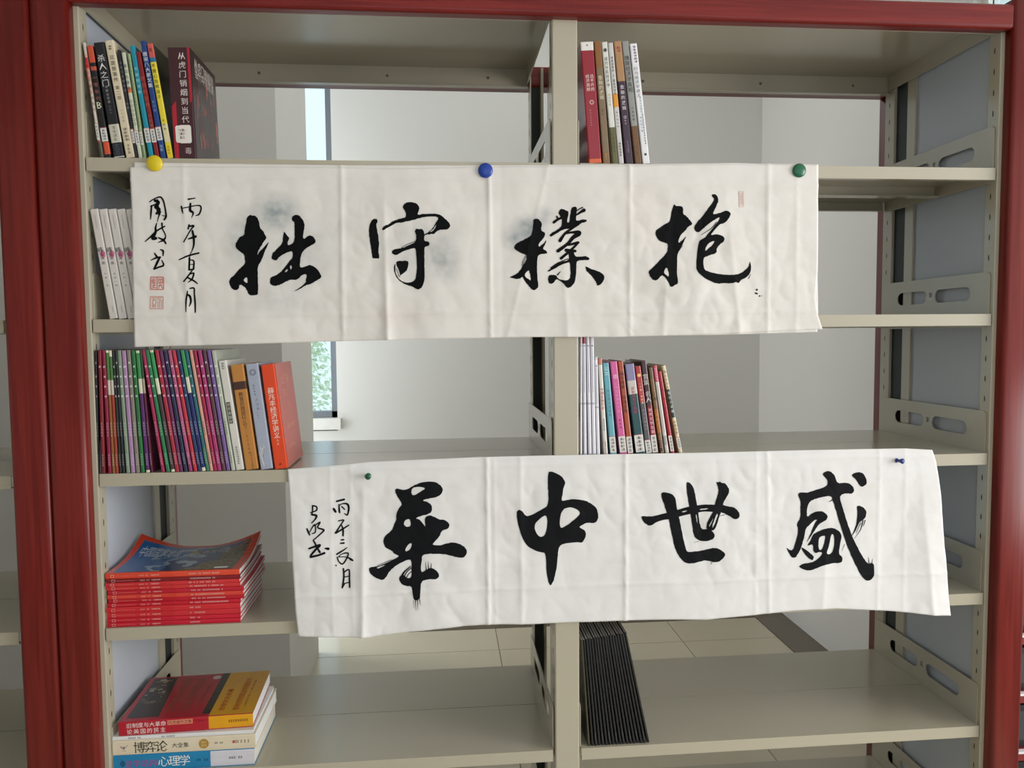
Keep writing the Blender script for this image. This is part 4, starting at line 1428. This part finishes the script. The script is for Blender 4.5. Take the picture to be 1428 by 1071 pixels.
def keep(o, parent):
    o.parent = parent
    o.matrix_parent_inverse = Matrix.Translation(-parent.location)
    return o


keep(sh1.grid([(179, 232), (216, 231), (470, 232), (536, 234), (700, 231), (870, 230), (960, 228), (1020, 228), (1137, 229)],
              [(187, 484), (300, 481), (470, 476), (640, 472), (740, 470), (860, 470), (1000, 466), (1148, 459)],
              [(179, 232), (182, 290), (183, 330), (184, 390), (187, 484)],
              [(1143, 229), (1143, 300), (1142, 380), (1138, 415), (1141, 438), (1148, 459)], 380, 100, 0, P1, 'paper_sheet', None), upper)
bk_ = sh1.grid([(184, 225), (330, 227), (480, 229), (675, 229), (870, 228), (1030, 226), (1060, 227), (1144, 228)],
               [(191, 482), (470, 474), (640, 470), (860, 469), (1000, 467), (1141, 463)],
               [(184, 225), (187, 300), (191, 482)], [(1144, 228), (1143, 300), (1141, 463)], 380, 100, .0009, P1, 'backing_sheet', None)
for v_ in bk_.data.vertices:
    v_.co.y = min(v_.co.y, -.0004)
keep(bk_, upper)
keep(sh2.grid([(400, 655), (440, 652), (475, 649), (513, 645), (580, 642), (672, 638), (760, 636), (860, 634), (980, 632), (1100, 629), (1147, 628), (1200, 627), (1265, 626), (1303, 628)],
              [(416, 887), (470, 888), (515, 888), (560, 883), (620, 876), (676, 871), (740, 871), (815, 868), (870, 866), (940, 864), (985, 864), (1050, 858), (1110, 852), (1165, 849), (1240, 852), (1325, 858)],
              [(400, 655), (403, 690), (405, 730), (408, 790), (412, 850), (416, 887)],
              [(1303, 628), (1308, 645), (1313, 690), (1316, 740), (1320, 800), (1325, 858)], 380, 100, 0, P2, 'paper_sheet', None), lower)

C1, C2, C3, C4 = ((310, 290), 8.24), ((505, 275), 7.93), ((705, 280), 8.24), ((895, 260), 6.694)
C5, C6, C7, C8 = ((505, 665), 5.637), ((715, 650), 6.12), ((890, 665), 8.24), ((1090, 650), 6.3)


def char(sheet, parent, cfg, polys, strokes=(), m=INK, seed=1, it=2):
    o_, s_ = cfg
    loops = [(to_px(smooth(p[0], it), o_, s_), [to_px(smooth(h, it), o_, s_) for h in p[1]]) for p in polys]
    obj = sheet.ink(loops, m, 'brush_character', None, lift=.0007, edge=.0009, seed=seed)
    if strokes:
        lp = []
        for s in strokes:
            for q_ in stroke(s):
                lp.append((to_px(q_, o_, s_), []))
        me = sheet.ink(lp, m, 'brush_character', None, lift=.0009, step=.02)
        a = obj.data
        bm = bmesh.new()
        bm.from_mesh(a)
        bm.from_mesh(me.data)
        bm.to_mesh(a)
        bm.free()
        bpy.data.objects.remove(me)
    return keep(obj, parent)


char(sh1, upper, C1, [
    ([(300,85),(318,75),(335,84),(360,82),(385,95),(408,125),(420,165),(428,230),(455,250),(480,285),(490,315),(503,330),(500,355),(475,385),(450,430),(425,465),(405,510),(400,545),(425,500),(460,468),(495,430),(540,375),(512,445),(485,500),(465,560),(440,620),(412,658),(404,700),(408,790),(410,870),(412,985),(400,1000),(372,1002),(320,1005),(300,985),(285,950),(265,915),(225,885),(205,880),(193,895),(190,925),(170,942),(135,945),(105,920),(85,880),(75,840),(95,800),(140,770),(175,720),(215,680),(262,640),(258,590),(248,525),(215,512),(180,480),(160,460),(150,435),(152,405),(175,375),(200,330),(235,320),(252,300),(256,240),(265,190),(275,150),(275,110)],
     [[(238,825),(280,785),(296,862),(268,858)]]),
    ([(790,120),(800,90),(835,72),(870,75),(900,105),(925,140),(945,195),(935,240),(925,290),(922,335),(938,355),(960,330),(985,318),(1010,310),(1040,325),(1060,350),(1072,380),(1055,410),(1010,430),(965,455),(930,490),(910,520),(900,560),(893,610),(888,685),(930,680),(970,665),(1000,650),(1040,665),(1080,690),(1110,730),(1140,785),(1135,800),(1085,830),(1040,858),(1010,875),(960,885),(900,925),(810,968),(870,925),(925,885),(962,850),(958,825),(972,765),(940,760),(905,775),(870,815),(835,828),(790,820),(740,840),(690,868),(640,890),(600,898),(560,885),(545,850),(550,800),(590,785),(630,765),(670,735),(710,690),(745,640),(775,605),(805,570),(808,495),(765,500),(710,525),(650,560),(620,605),(590,595),(562,585),(570,545),(575,515),(605,495),(625,465),(660,435),(690,395),(692,330),(705,255),(740,315),(772,345),(750,375),(745,430),(800,410),(822,380),(828,300),(825,220),(825,160),(805,150)],
     [[(712,738),(735,705),(755,705),(740,735)], [(775,665),(790,655),(800,690),(780,715)]])], seed=2)
char(sh1, upper, C2, [
    ([(72,360),(80,310),(100,255),(130,233),(160,238),(175,265),(155,290),(160,340),(175,400),(180,480),(190,500),(182,540),(180,600),(188,672),(182,674),(120,676),(114,670),(105,620),(95,550),(85,480),(75,410)], []),
    ([(222,372),(222,340),(250,315),(290,300),(320,275),(370,250),(430,232),(485,222),(482,170),(470,140),(447,115),(455,80),(490,55),(530,50),(570,55),(610,70),(635,110),(628,150),(605,195),(650,185),(720,180),(800,180),(860,190),(885,205),(920,240),(960,275),(978,310),(965,340),(935,358),(880,355),(840,365),(810,390),(790,410),(765,400),(745,412),(720,405),(682,428),(684,412),(740,380),(775,350),(800,310),(820,270),(845,235),(830,215),(780,210),(720,212),(650,225),(590,242),(520,262),(470,268),(430,282),(410,275),(360,288),(310,320),(262,348)], [[(745,385),(785,350),(828,288),(805,345),(775,378)]]),
    ([(580,370),(600,342),(630,355),(655,345),(680,365),(688,400),(685,450),(690,485),(730,485),(750,510),(735,540),(690,545),(688,600),(688,700),(690,800),(693,900),(680,960),(660,1000),(620,1022),(590,1010),(560,988),(510,975),(460,955),(420,930),(385,890),(360,840),(350,790),(355,750),(370,735),(365,790),(375,850),(400,895),(440,930),(490,945),(540,940),(585,915),(598,870),(605,780),(602,700),(595,600),(588,555),(530,570),(470,590),(420,615),(380,640),(345,635),(325,605),(340,580),(380,570),(430,565),(480,545),(540,515),(590,495),(600,430),(590,395)], []),
    ([(375,715),(410,700),(450,705),(480,698),(515,712),(508,760),(500,800),(470,830),(440,850),(420,872),(412,820),(395,780),(380,750)], [])],
    [[(430,562,2),(500,520,3),(590,485,3)], [(400,860,4),(420,880,3)], [(380,790,3),(400,850,3)]], seed=3)
char(sh1, upper, C3, [
    ([(322,215),(345,200),(375,202),(405,225),(425,260),(412,320),(420,345),(460,360),(455,400),(430,440),(400,470),(380,500),(385,530),(420,505),(450,480),(475,435),(465,490),(440,530),(430,555),(465,565),(488,605),(440,608),(400,612),(372,630),(365,700),(365,800),(368,900),(382,985),(360,1010),(330,1030),(300,1015),(270,975),(235,940),(210,900),(200,870),(180,885),(140,900),(90,890),(50,880),(60,868),(100,855),(140,830),(175,790),(195,750),(230,700),(250,630),(225,615),(180,600),(140,575),(100,550),(105,510),(140,480),(190,455),(240,430),(290,405),(305,370),(318,290),(322,250)],
     [[(218,850),(270,785),(285,840),(298,922),(260,895),(235,880)]]),
    ([(612,135),(635,85),(670,90),(735,120),(722,170),(710,245),(738,248),(748,160),(757,90),(775,66),(825,62),(822,130),(812,225),(850,222),(900,206),(940,215),(935,238),(895,246),(845,265),(800,290),(745,320),(700,318),(660,330),(600,365),(550,398),(520,412),(508,385),(540,362),(590,335),(640,300),(655,250),(650,190),(625,160)], []),
    ([(725,575),(790,570),(800,640),(860,640),(925,632),(970,655),(965,680),(900,680),(820,685),(818,760),(815,850),(800,930),(775,970),(725,1005),(690,985),(670,950),(635,925),(590,895),(570,920),(545,950),(515,955),(490,920),(490,875),(510,850),(560,850),(590,860),(600,890),(650,910),(700,915),(735,905),(750,860),(748,780),(742,700),(700,715),(640,735),(580,770),(530,800),(490,815),(485,800),(520,780),(570,735),(640,700),(735,680),(730,620)], []),
    ([(922,745),(970,775),(1040,795),(1100,820),(1140,860),(1135,910),(1110,950),(1060,982),(1045,935),(1010,880),(970,835),(928,802)], [])],
    [[(560,242,16),(605,210,14),(650,190,14)], [(595,175,10),(610,210,10)], [(905,105,22),(870,125,14),(825,155,10)], [(890,72,7),(850,92,6),(825,110,6)], [(850,262,11),(760,320,12),(690,370,14),(630,455,20)], [(690,372,12),(780,358,14),(848,368,30),(780,420,22),(720,490,18),(605,575,20)],
     [(730,505,12),(840,476,16)], [(840,478,12),(760,560,14),(640,660,16)], [(700,566,20),(805,575,16)], [(235,625,3),(200,690,3),(190,745,4)], [(248,630,3),(215,690,3),(205,740,4)], [(215,880,4),(245,930,5),(270,950,5)], [(520,770,5),(600,715,5),(720,665,5)], [(600,850,8),(630,815,4)]], seed=4)
char(sh1, upper, C4, [
    ([(310,158),(325,180),(378,178),(395,205),(388,255),(420,270),(450,310),(475,340),(470,360),(440,370),(410,415),(370,445),(345,500),(350,530),(385,500),(425,455),(400,510),(375,560),(350,600),(335,650),(330,740),(328,800),(340,908),(310,920),(270,945),(250,900),(220,850),(190,825),(165,850),(140,880),(100,872),(75,830),(60,792),(100,760),(150,710),(200,660),(240,610),(248,560),(245,528),(200,520),(160,500),(130,450),(135,410),(180,375),(230,345),(268,325),(280,260),(292,200)],
     [[(200,800),(235,742),(258,845),(228,832)]]),
    ([(660,72),(690,66),(715,90),(722,125),(710,170),(680,220),(665,258),(700,255),(750,240),(795,218),(838,245),(825,280),(800,320),(770,345),(730,350),(700,385),(660,430),(640,455),(700,445),(750,455),(778,480),(770,515),(730,540),(700,580),(705,605),(690,625),(640,640),(600,655),(578,665),(570,720),(582,780),(620,795),(680,810),(750,822),(820,825),(890,822),(940,805),(980,770),(1005,740),(1018,685),(1028,770),(1015,810),(980,850),(930,870),(905,905),(880,890),(840,905),(780,902),(710,910),(650,890),(590,860),(540,820),(508,780),(508,700),(520,600),(530,540),(540,500),(590,480),(620,440),(670,380),(720,320),(735,280),(700,300),(650,330),(600,370),(565,405),(530,432),(500,410),(492,375),(520,330),(570,280),(620,210),(665,150),(685,110),(665,95)],
     [[(608,548),(640,520),(685,502),(665,545),(620,580),(600,600),(588,596)]])],
    [[(1078,962,8),(1079,966,8)], [(1066,995,7),(1084,1001,6)], [(1105,1022,7),(1108,1021,5)], [(1127,1020,3),(1129,1021,3)], [(700,330,3),(650,390,3),(560,450,2)], [(350,600,3),(385,550,2)], [(1000,860,3),(1020,820,2)]], seed=5)
char(sh2, lower, C5, [
    ([(255,105),(275,95),(310,105),(345,108),(390,80),(450,50),(520,40),(580,42),(625,75),(638,110),(620,145),(570,168),(510,175),(470,188),(520,200),(550,230),(548,275),(520,298),(460,310),(415,330),(450,335),(475,365),(500,398),(492,350),(495,320),(530,302),(570,318),(610,338),(660,345),(690,375),(680,410),(625,425),(610,470),(570,510),(548,538),(610,540),(660,528),(715,515),(770,530),(815,560),(828,595),(800,640),(740,632),(660,612),(600,606),(530,605),(472,612),(465,680),(462,755),(490,740),(540,712),(585,735),(610,775),(590,805),(540,805),(490,810),(462,830),(458,900),(455,960),(430,972),(405,970),(395,900),(390,860),(340,862),(305,840),(288,805),(300,775),(330,770),(350,800),(388,795),(388,720),(388,650),(350,655),(300,680),(250,710),(215,745),(190,790),(165,812),(130,805),(80,780),(50,735),(60,708),(110,708),(170,690),(230,660),(300,625),(260,615),(230,580),(180,560),(165,515),(175,470),(215,440),(240,410),(255,365),(270,340),(265,300),(285,250),(315,222),(290,180),(265,140)],
     [[(382,118),(400,86),(450,80),(502,92),(470,112),(400,158)], [(322,370),(345,338),(378,333),(384,394),(340,397)], [(336,582),(350,550),(390,512),(387,562),(350,593)], [(108,716),(160,700),(190,692),(130,724)]])],
    [[(405,975,2),(408,1030,1)], [(420,972,3),(424,1050,1)], [(436,970,3),(440,1045,1)], [(452,962,3),(458,1010,1)], [(505,740,4),(498,668,1)], [(522,730,4),(520,664,1)], [(540,722,4),(546,676,1)], [(310,790,10),(330,750,6),(380,705,4)], [(325,800,4),(350,750,4),(388,715,3)], [(345,800,4),(365,765,3),(388,745,3)], [(120,700,2),(230,655,2)]], m=INK2, seed=6)
char(sh2, lower, C6, [
    ([(305,60),(325,47),(370,62),(420,90),(458,145),(435,185),(430,240),(415,305),(470,290),(540,285),(610,292),(680,325),(725,370),(735,430),(725,475),(690,495),(640,485),(600,505),(565,525),(610,545),(632,580),(620,625),(600,660),(560,655),(490,660),(440,668),(400,690),(388,750),(382,850),(365,930),(350,990),(320,1030),(300,970),(288,880),(288,745),(230,738),(160,710),(120,680),(80,610),(55,530),(38,450),(35,395),(55,375),(80,385),(120,440),(180,415),(250,375),(305,340),(308,250),(302,160)],
     [[(178,525),(220,460),(302,405),(290,592),(228,615)], [(410,378),(500,345),(592,395),(530,460),(470,505),(400,545)]])], m=INK2, seed=7)
char(sh2, lower, C7, [
    ([(35,455),(100,460),(170,458),(240,440),(330,420),(460,385),(520,365),(600,345),(700,330),(800,322),(900,322),(980,325),(1050,345),(1100,348),(1140,380),(1168,420),(1165,470),(1115,492),(1080,470),(1040,445),(970,410),(880,405),(790,400),(700,410),(600,432),(480,460),(360,490),(220,515),(170,555),(130,568),(90,545),(55,510)], [[(700,382),(760,366),(830,366),(760,386)], [(500,408),(560,388),(575,396),(530,414)]]),
    ([(270,190),(300,178),(370,190),(410,215),(438,260),(445,350),(470,440),(490,540),(510,640),(530,750),(560,850),(580,870),(650,860),(730,852),(790,838),(870,815),(940,830),(990,870),(1005,900),(970,945),(930,980),(870,985),(800,962),(720,975),(640,995),(570,1000),(520,975),(460,900),(430,830),(410,740),(385,650),(365,520),(340,430),(300,310),(272,240)], []),
    ([(558,75),(580,62),(620,90),(650,140),(670,240),(690,350),(700,440),(715,560),(740,610),(780,600),(840,610),(880,660),(875,700),(850,725),(780,745),(700,735),(655,700),(635,640),(625,540),(605,430),(590,330),(570,200)], [[(665,430),(680,440),(690,540),(678,530)]]),
    ([(900,55),(930,70),(945,55),(965,75),(1000,72),(1040,115),(1058,170),(1020,240),(985,300),(960,400),(930,470),(900,560),(870,620),(780,615),(790,530),(830,460),(880,370),(885,310),(925,200),(930,130)], [[(905,420),(925,430),(860,590),(848,570)], [(860,480),(872,470),(820,580),(812,565)]])],
    [[(850,985,4),(835,1010,1)], [(1000,440,3),(940,450,2)], [(700,745,2),(640,760,1)]], m=INK2, seed=8)
char(sh2, lower, C8, [
    ([(365,75),(390,50),(430,45),(470,75),(495,155),(550,148),(600,150),(640,185),(648,225),(620,248),(580,240),(515,258),(530,330),(550,400),(575,480),(600,560),(640,650),(680,730),(720,800),(765,868),(800,850),(820,870),(818,980),(760,1018),(710,980),(660,880),(610,770),(570,670),(530,560),(500,450),(475,370),(455,300),(440,262),(380,270),(320,285),(260,310),(238,345),(230,400),(228,455),(270,420),(330,395),(375,402),(410,440),(400,470),(370,490),(335,510),(300,560),(265,610),(240,650),(222,675),(245,620),(270,560),(300,500),(325,468),(290,480),(250,515),(215,550),(205,600),(195,650),(180,700),(160,760),(140,785),(130,808),(95,808),(70,770),(42,710),(80,745),(105,740),(125,680),(145,600),(150,545),(138,520),(150,490),(170,460),(175,370),(175,310),(150,260),(160,232),(230,238),(300,215),(410,180),(415,130),(385,95)], []),
    ([(615,80),(690,50),(730,70),(755,120),(755,160),(715,190),(690,165),(660,115)], []),
    ([(662,350),(700,350),(745,380),(755,420),(735,470),(690,490),(665,550),(640,600),(618,625),(650,550),(665,490),(672,420)], []),
    ([(172,708),(215,735),(260,770),(290,800),(275,835),(240,810),(200,770)], []),
    ([(152,880),(200,858),(260,850),(300,835),(340,800),(365,760),(330,755),(300,770),(280,745),(280,680),(222,712),(265,640),(275,600),(350,565),(420,542),(480,550),(535,600),(520,690),(505,780),(540,795),(540,840),(520,855),(460,855),(400,865),(340,885),(290,910),(240,922),(180,905)],
     [[(330,640),(345,620),(392,608),(380,670),(358,732),(335,745),(325,700)], [(438,600),(460,598),(470,660),(465,720),(445,777),(392,776),(415,720),(430,660)]])],
    [[(720,480,5),(700,560,3),(645,640,1)], [(740,480,4),(725,530,2)], [(700,500,3),(660,590,2)], [(455,298,5),(420,318,1)], [(775,860,4),(770,800,1)], [(800,855,3),(808,815,1)], [(560,690,2),(535,750,1)]], m=INK2, seed=9)

# small inscriptions and seals
A1, A2, A3 = ((190, 260), 10.71), ((190, 350), 10.71), ((420, 690), 7.65)


def inscription(sheet, parent, groups, m):
    for cfg, strokes in groups:
        lp = []
        for s in strokes:
            for q_ in stroke(s):
                lp.append((to_px(q_, *cfg), []))
        keep(sheet.ink(lp, m, 'inscription_character', None, lift=.0007, step=.02), parent)


inscription(sh1, upper, [
    (A1, [[(185,225,8),(240,185,9),(340,150,12),(385,195,13),(410,280,12),(430,400,14),(430,450,16),(405,490,14)], [(430,440,9),(370,425,5)], [(215,280,12),(205,380,14),(197,480,8)], [(265,205,22),(320,232,22),(275,300,24),(330,335,22),(285,400,16)], [(200,290,10),(320,240,12)], [(340,370,18),(320,440,10),(300,520,5)], [(300,200,18),(305,330,22),(330,410,18)]]),
    (A1, [[(290,545,8),(275,610,14),(275,680,20),(235,765,28),(280,770,24)], [(120,820,7),(200,750,12),(290,660,12),(410,590,11)], [(370,545,14),(375,620,10),(405,680,10),(425,740,10),(395,790,16),(320,760,10)], [(430,850,12),(395,805,14),(310,835,3)]]),
    (A1, [[(350,940,8),(390,960,15),(390,1030,9)], [(265,995,10),(300,1050,18)], [(210,1100,6),(290,1064,14),(350,1054,14)], [(340,1060,16),(300,1144,18),(258,1234,12)], [(262,1232,12),(330,1204,13),(402,1174,14),(372,1100,7)]]),
    (A1, [[(765,185,12),(870,168,7)], [(665,295,14),(680,370,12),(690,400,5)], [(690,320,8),(780,300,8),(880,280,8),(945,285,12),(960,330,12),(930,410,12),(880,430,6)], [(800,250,14),(795,350,20),(840,390,15),(815,465,3)]]),
    (A1, [[(780,570,12),(765,630,12)], [(790,590,14),(850,585,14),(800,650,10),(700,825,10)], [(770,780,10),(880,745,20)], [(830,660,16),(850,760,18),(850,880,14),(810,990,4)]]),
    (A2, [[(635,128,9),(720,88,12),(800,58,13),(928,28,12)], [(805,20,6),(790,80,8)], [(785,100,14),(785,280,14)], [(800,130,8),(850,150,12),(850,270,14)], [(800,200,6),(845,195,6)], [(790,280,12),(850,270,12)], [(830,290,10),(760,390,12),(705,455,11)], [(790,350,8),(855,330,12),(830,420,12),(770,470,5)], [(760,395,12),(850,440,13),(912,485,9)]]),
    (A2, [[(765,600,8),(745,720,14),(740,910,7)], [(800,560,10),(860,555,12),(865,640,12),(875,780,14),(878,915,10)], [(770,655,16),(800,680,17),(812,760,14),(790,825,7)]]),
], INK)
inscription(sh2, lower, [
    (A3, [[(375,75,9),(455,55,11)], [(345,155,13),(365,185,12)], [(400,110,7),(405,180,10),(410,200,5)], [(400,120,5),(440,100,6),(490,105,11),(505,150,11),(490,220,8),(460,205,5)], [(430,130,7),(460,160,7)]]),
    (A3, [[(395,285,6),(450,275,8),(430,310,7),(365,410,9)], [(370,410,10),(440,370,9),(505,330,7)], [(430,330,7),(445,380,10),(445,440,9)]]),
    (A3, [[(425,485,7),(450,483,9)], [(420,520,8),(455,518,10)]]),
    (A3, [[(380,635,9),(440,600,8),(490,565,4)], [(400,665,5),(430,635,5),(500,625,8),(480,690,8),(440,740,8),(400,710,7),(385,665,7)], [(400,665,5),(470,665,5),(520,680,10),(550,700,9),(520,690,7)], [(372,752,8),(374,756,7)]]),
    (A3, [[(450,790,9),(455,880,10),(440,990,9)], [(455,830,7),(510,800,8),(515,900,9),(518,985,9)], [(455,880,5),(505,870,6)], [(445,950,5),(510,935,6)], [(440,985,9),(470,945,4)]]),
    (A3, [[(120,120,9),(118,180,8),(110,215,8)], [(120,120,8),(160,130,8),(160,170,8),(95,195,5)], [(110,215,10),(160,225,12),(150,260,9),(110,305,5)]]),
    (A3, [[(60,365,8),(75,400,10),(90,430,8)], [(90,400,5),(130,330,7),(150,330,7),(150,400,7),(115,415,5)], [(125,340,5),(200,295,8),(175,350,8),(240,375,10),(215,410,8),(130,485,6)]]),
    (A3, [[(130,490,8),(150,520,10),(165,560,10)], [(85,575,10),(200,535,12),(150,590,12),(100,650,10)], [(170,560,8),(200,610,12)], [(100,665,12),(180,645,11),(250,620,12)], [(255,570,6),(285,575,15),(292,575,13)]]),
], INK2)


def seal(sheet, parent, u0, v0, u1, v1, m, seed, rows):
    r = random.Random(seed)
    lp = []
    w_ = .75
    for a, b_ in (((u0, v0), (u1, v0)), ((u1, v0), (u1, v1)), ((u1, v1), (u0, v1)), ((u0, v1), (u0, v0))):
        lp.append((a, b_, w_ * .9))
    for (a, b_, c, d) in rows:
        lp.append(((u0 + (u1 - u0) * a, v0 + (v1 - v0) * b_), (u0 + (u1 - u0) * c, v0 + (v1 - v0) * d), .55))
    loops = []
    for a, b_, wd in lp:
        dx, dy = b_[0] - a[0], b_[1] - a[1]
        l = math.hypot(dx, dy)
        nx, ny = -dy / l * wd, dx / l * wd
        loops.append(([(a[0] + nx, a[1] + ny), (b_[0] + nx, b_[1] + ny), (b_[0] - nx, b_[1] - ny), (a[0] - nx, a[1] - ny)], []))
    keep(sheet.ink(loops, m, 'seal_stamp', None, lift=.0006, step=.02), parent)


seal(sh1, upper, 209.4, 386.3, 227.6, 403.6, SEAL, 1, [(.5, 0, .5, 1), (.1, .15, .42, .15), (.1, .3, .42, .3), (.25, .15, .25, .5), (.1, .5, .42, .45), (.1, .7, .42, .65), (.3, .5, .2, .9), (.1, .88, .42, .85), (.6, .15, .9, .2), (.62, .1, .62, .5), (.75, .2, .75, .6), (.6, .5, .92, .45), (.88, .1, .9, .5), (.6, .7, .9, .62), (.7, .6, .62, .92), (.78, .62, .92, .9), (.12, .2, .12, .45)])
seal(sh1, upper, 209.0, 413.5, 227.0, 430.5, SEAL_PALE, 2, [(.1, .12, .9, .1), (.12, .3, .5, .25), (.3, .15, .15, .6), (.45, .3, .4, .9), (.2, .5, .2, .9), (.55, .2, .92, .3), (.6, .35, .6, .92), (.75, .3, .72, .92), (.9, .35, .88, .9), (.3, .6, .3, .9), (.1, .75, .35, .7)])
seal(sh1, upper, 1032.5, 266.5, 1038.5, 287.5, SEAL_FAINT, 3, [(.3, .1, .3, .9), (.7, .1, .7, .9), (.1, .3, .9, .3), (.1, .55, .9, .55), (.1, .8, .9, .8)])


# ------------------------------------------------------------------ magnets
def magnet(u, v, r, rgb, label, pin=False, tilt=(0, -1, 0)):
    p = on_y(u, v, -.004)
    root = thing('magnet', label, 'magnet', (p.x, -.0042, p.z), group='magnets holding the calligraphy sheets')
    b = MB()
    m = mat(rgb, .3, .25, 0, .02)
    if not pin:
        prof = [(r * .93, 0), (r, r * .06), (r, r * .16)] + [(r * math.cos(a), r * .16 + r * .34 * math.sin(a)) for a in [k * math.pi / 2 / 7 for k in range(1, 7)]] + [(.0002, r * .5)]
        b.lathe(prof, (0, 0, 0), (0, -1, 0), m, 32)
        b.build('dome', root, smooth=True)
    else:
        b.lathe([(r * .75, 0), (r * .8, .001), (r * .62, .003), (r * .5, .006), (r * .75, .010), (r * .95, .013), (r * .9, .015), (.0002, .0155)], (0, 0, 0), tilt, m, 24)
        b.build('grip', root, smooth=True)
    return root


magnet(216, 228, .0152, (226, 200, 24), 'round yellow magnet at the upper left corner of the upper sheet')
magnet(677, 238, .0147, (8, 58, 158), 'round blue magnet in the middle of the top edge of the upper sheet')
magnet(1114, 238, .0142, (2, 96, 62), 'round green magnet near the upper right corner of the upper sheet')
magnet(514, 663, .0066, (8, 84, 58), 'tiny dark green pin magnet near the left end of the lower sheet', pin=True)
magnet(1250, 642, .0062, (20, 44, 130), 'tiny dark blue pin magnet near the right end of the lower sheet', pin=True, tilt=(.55, -1, .0))
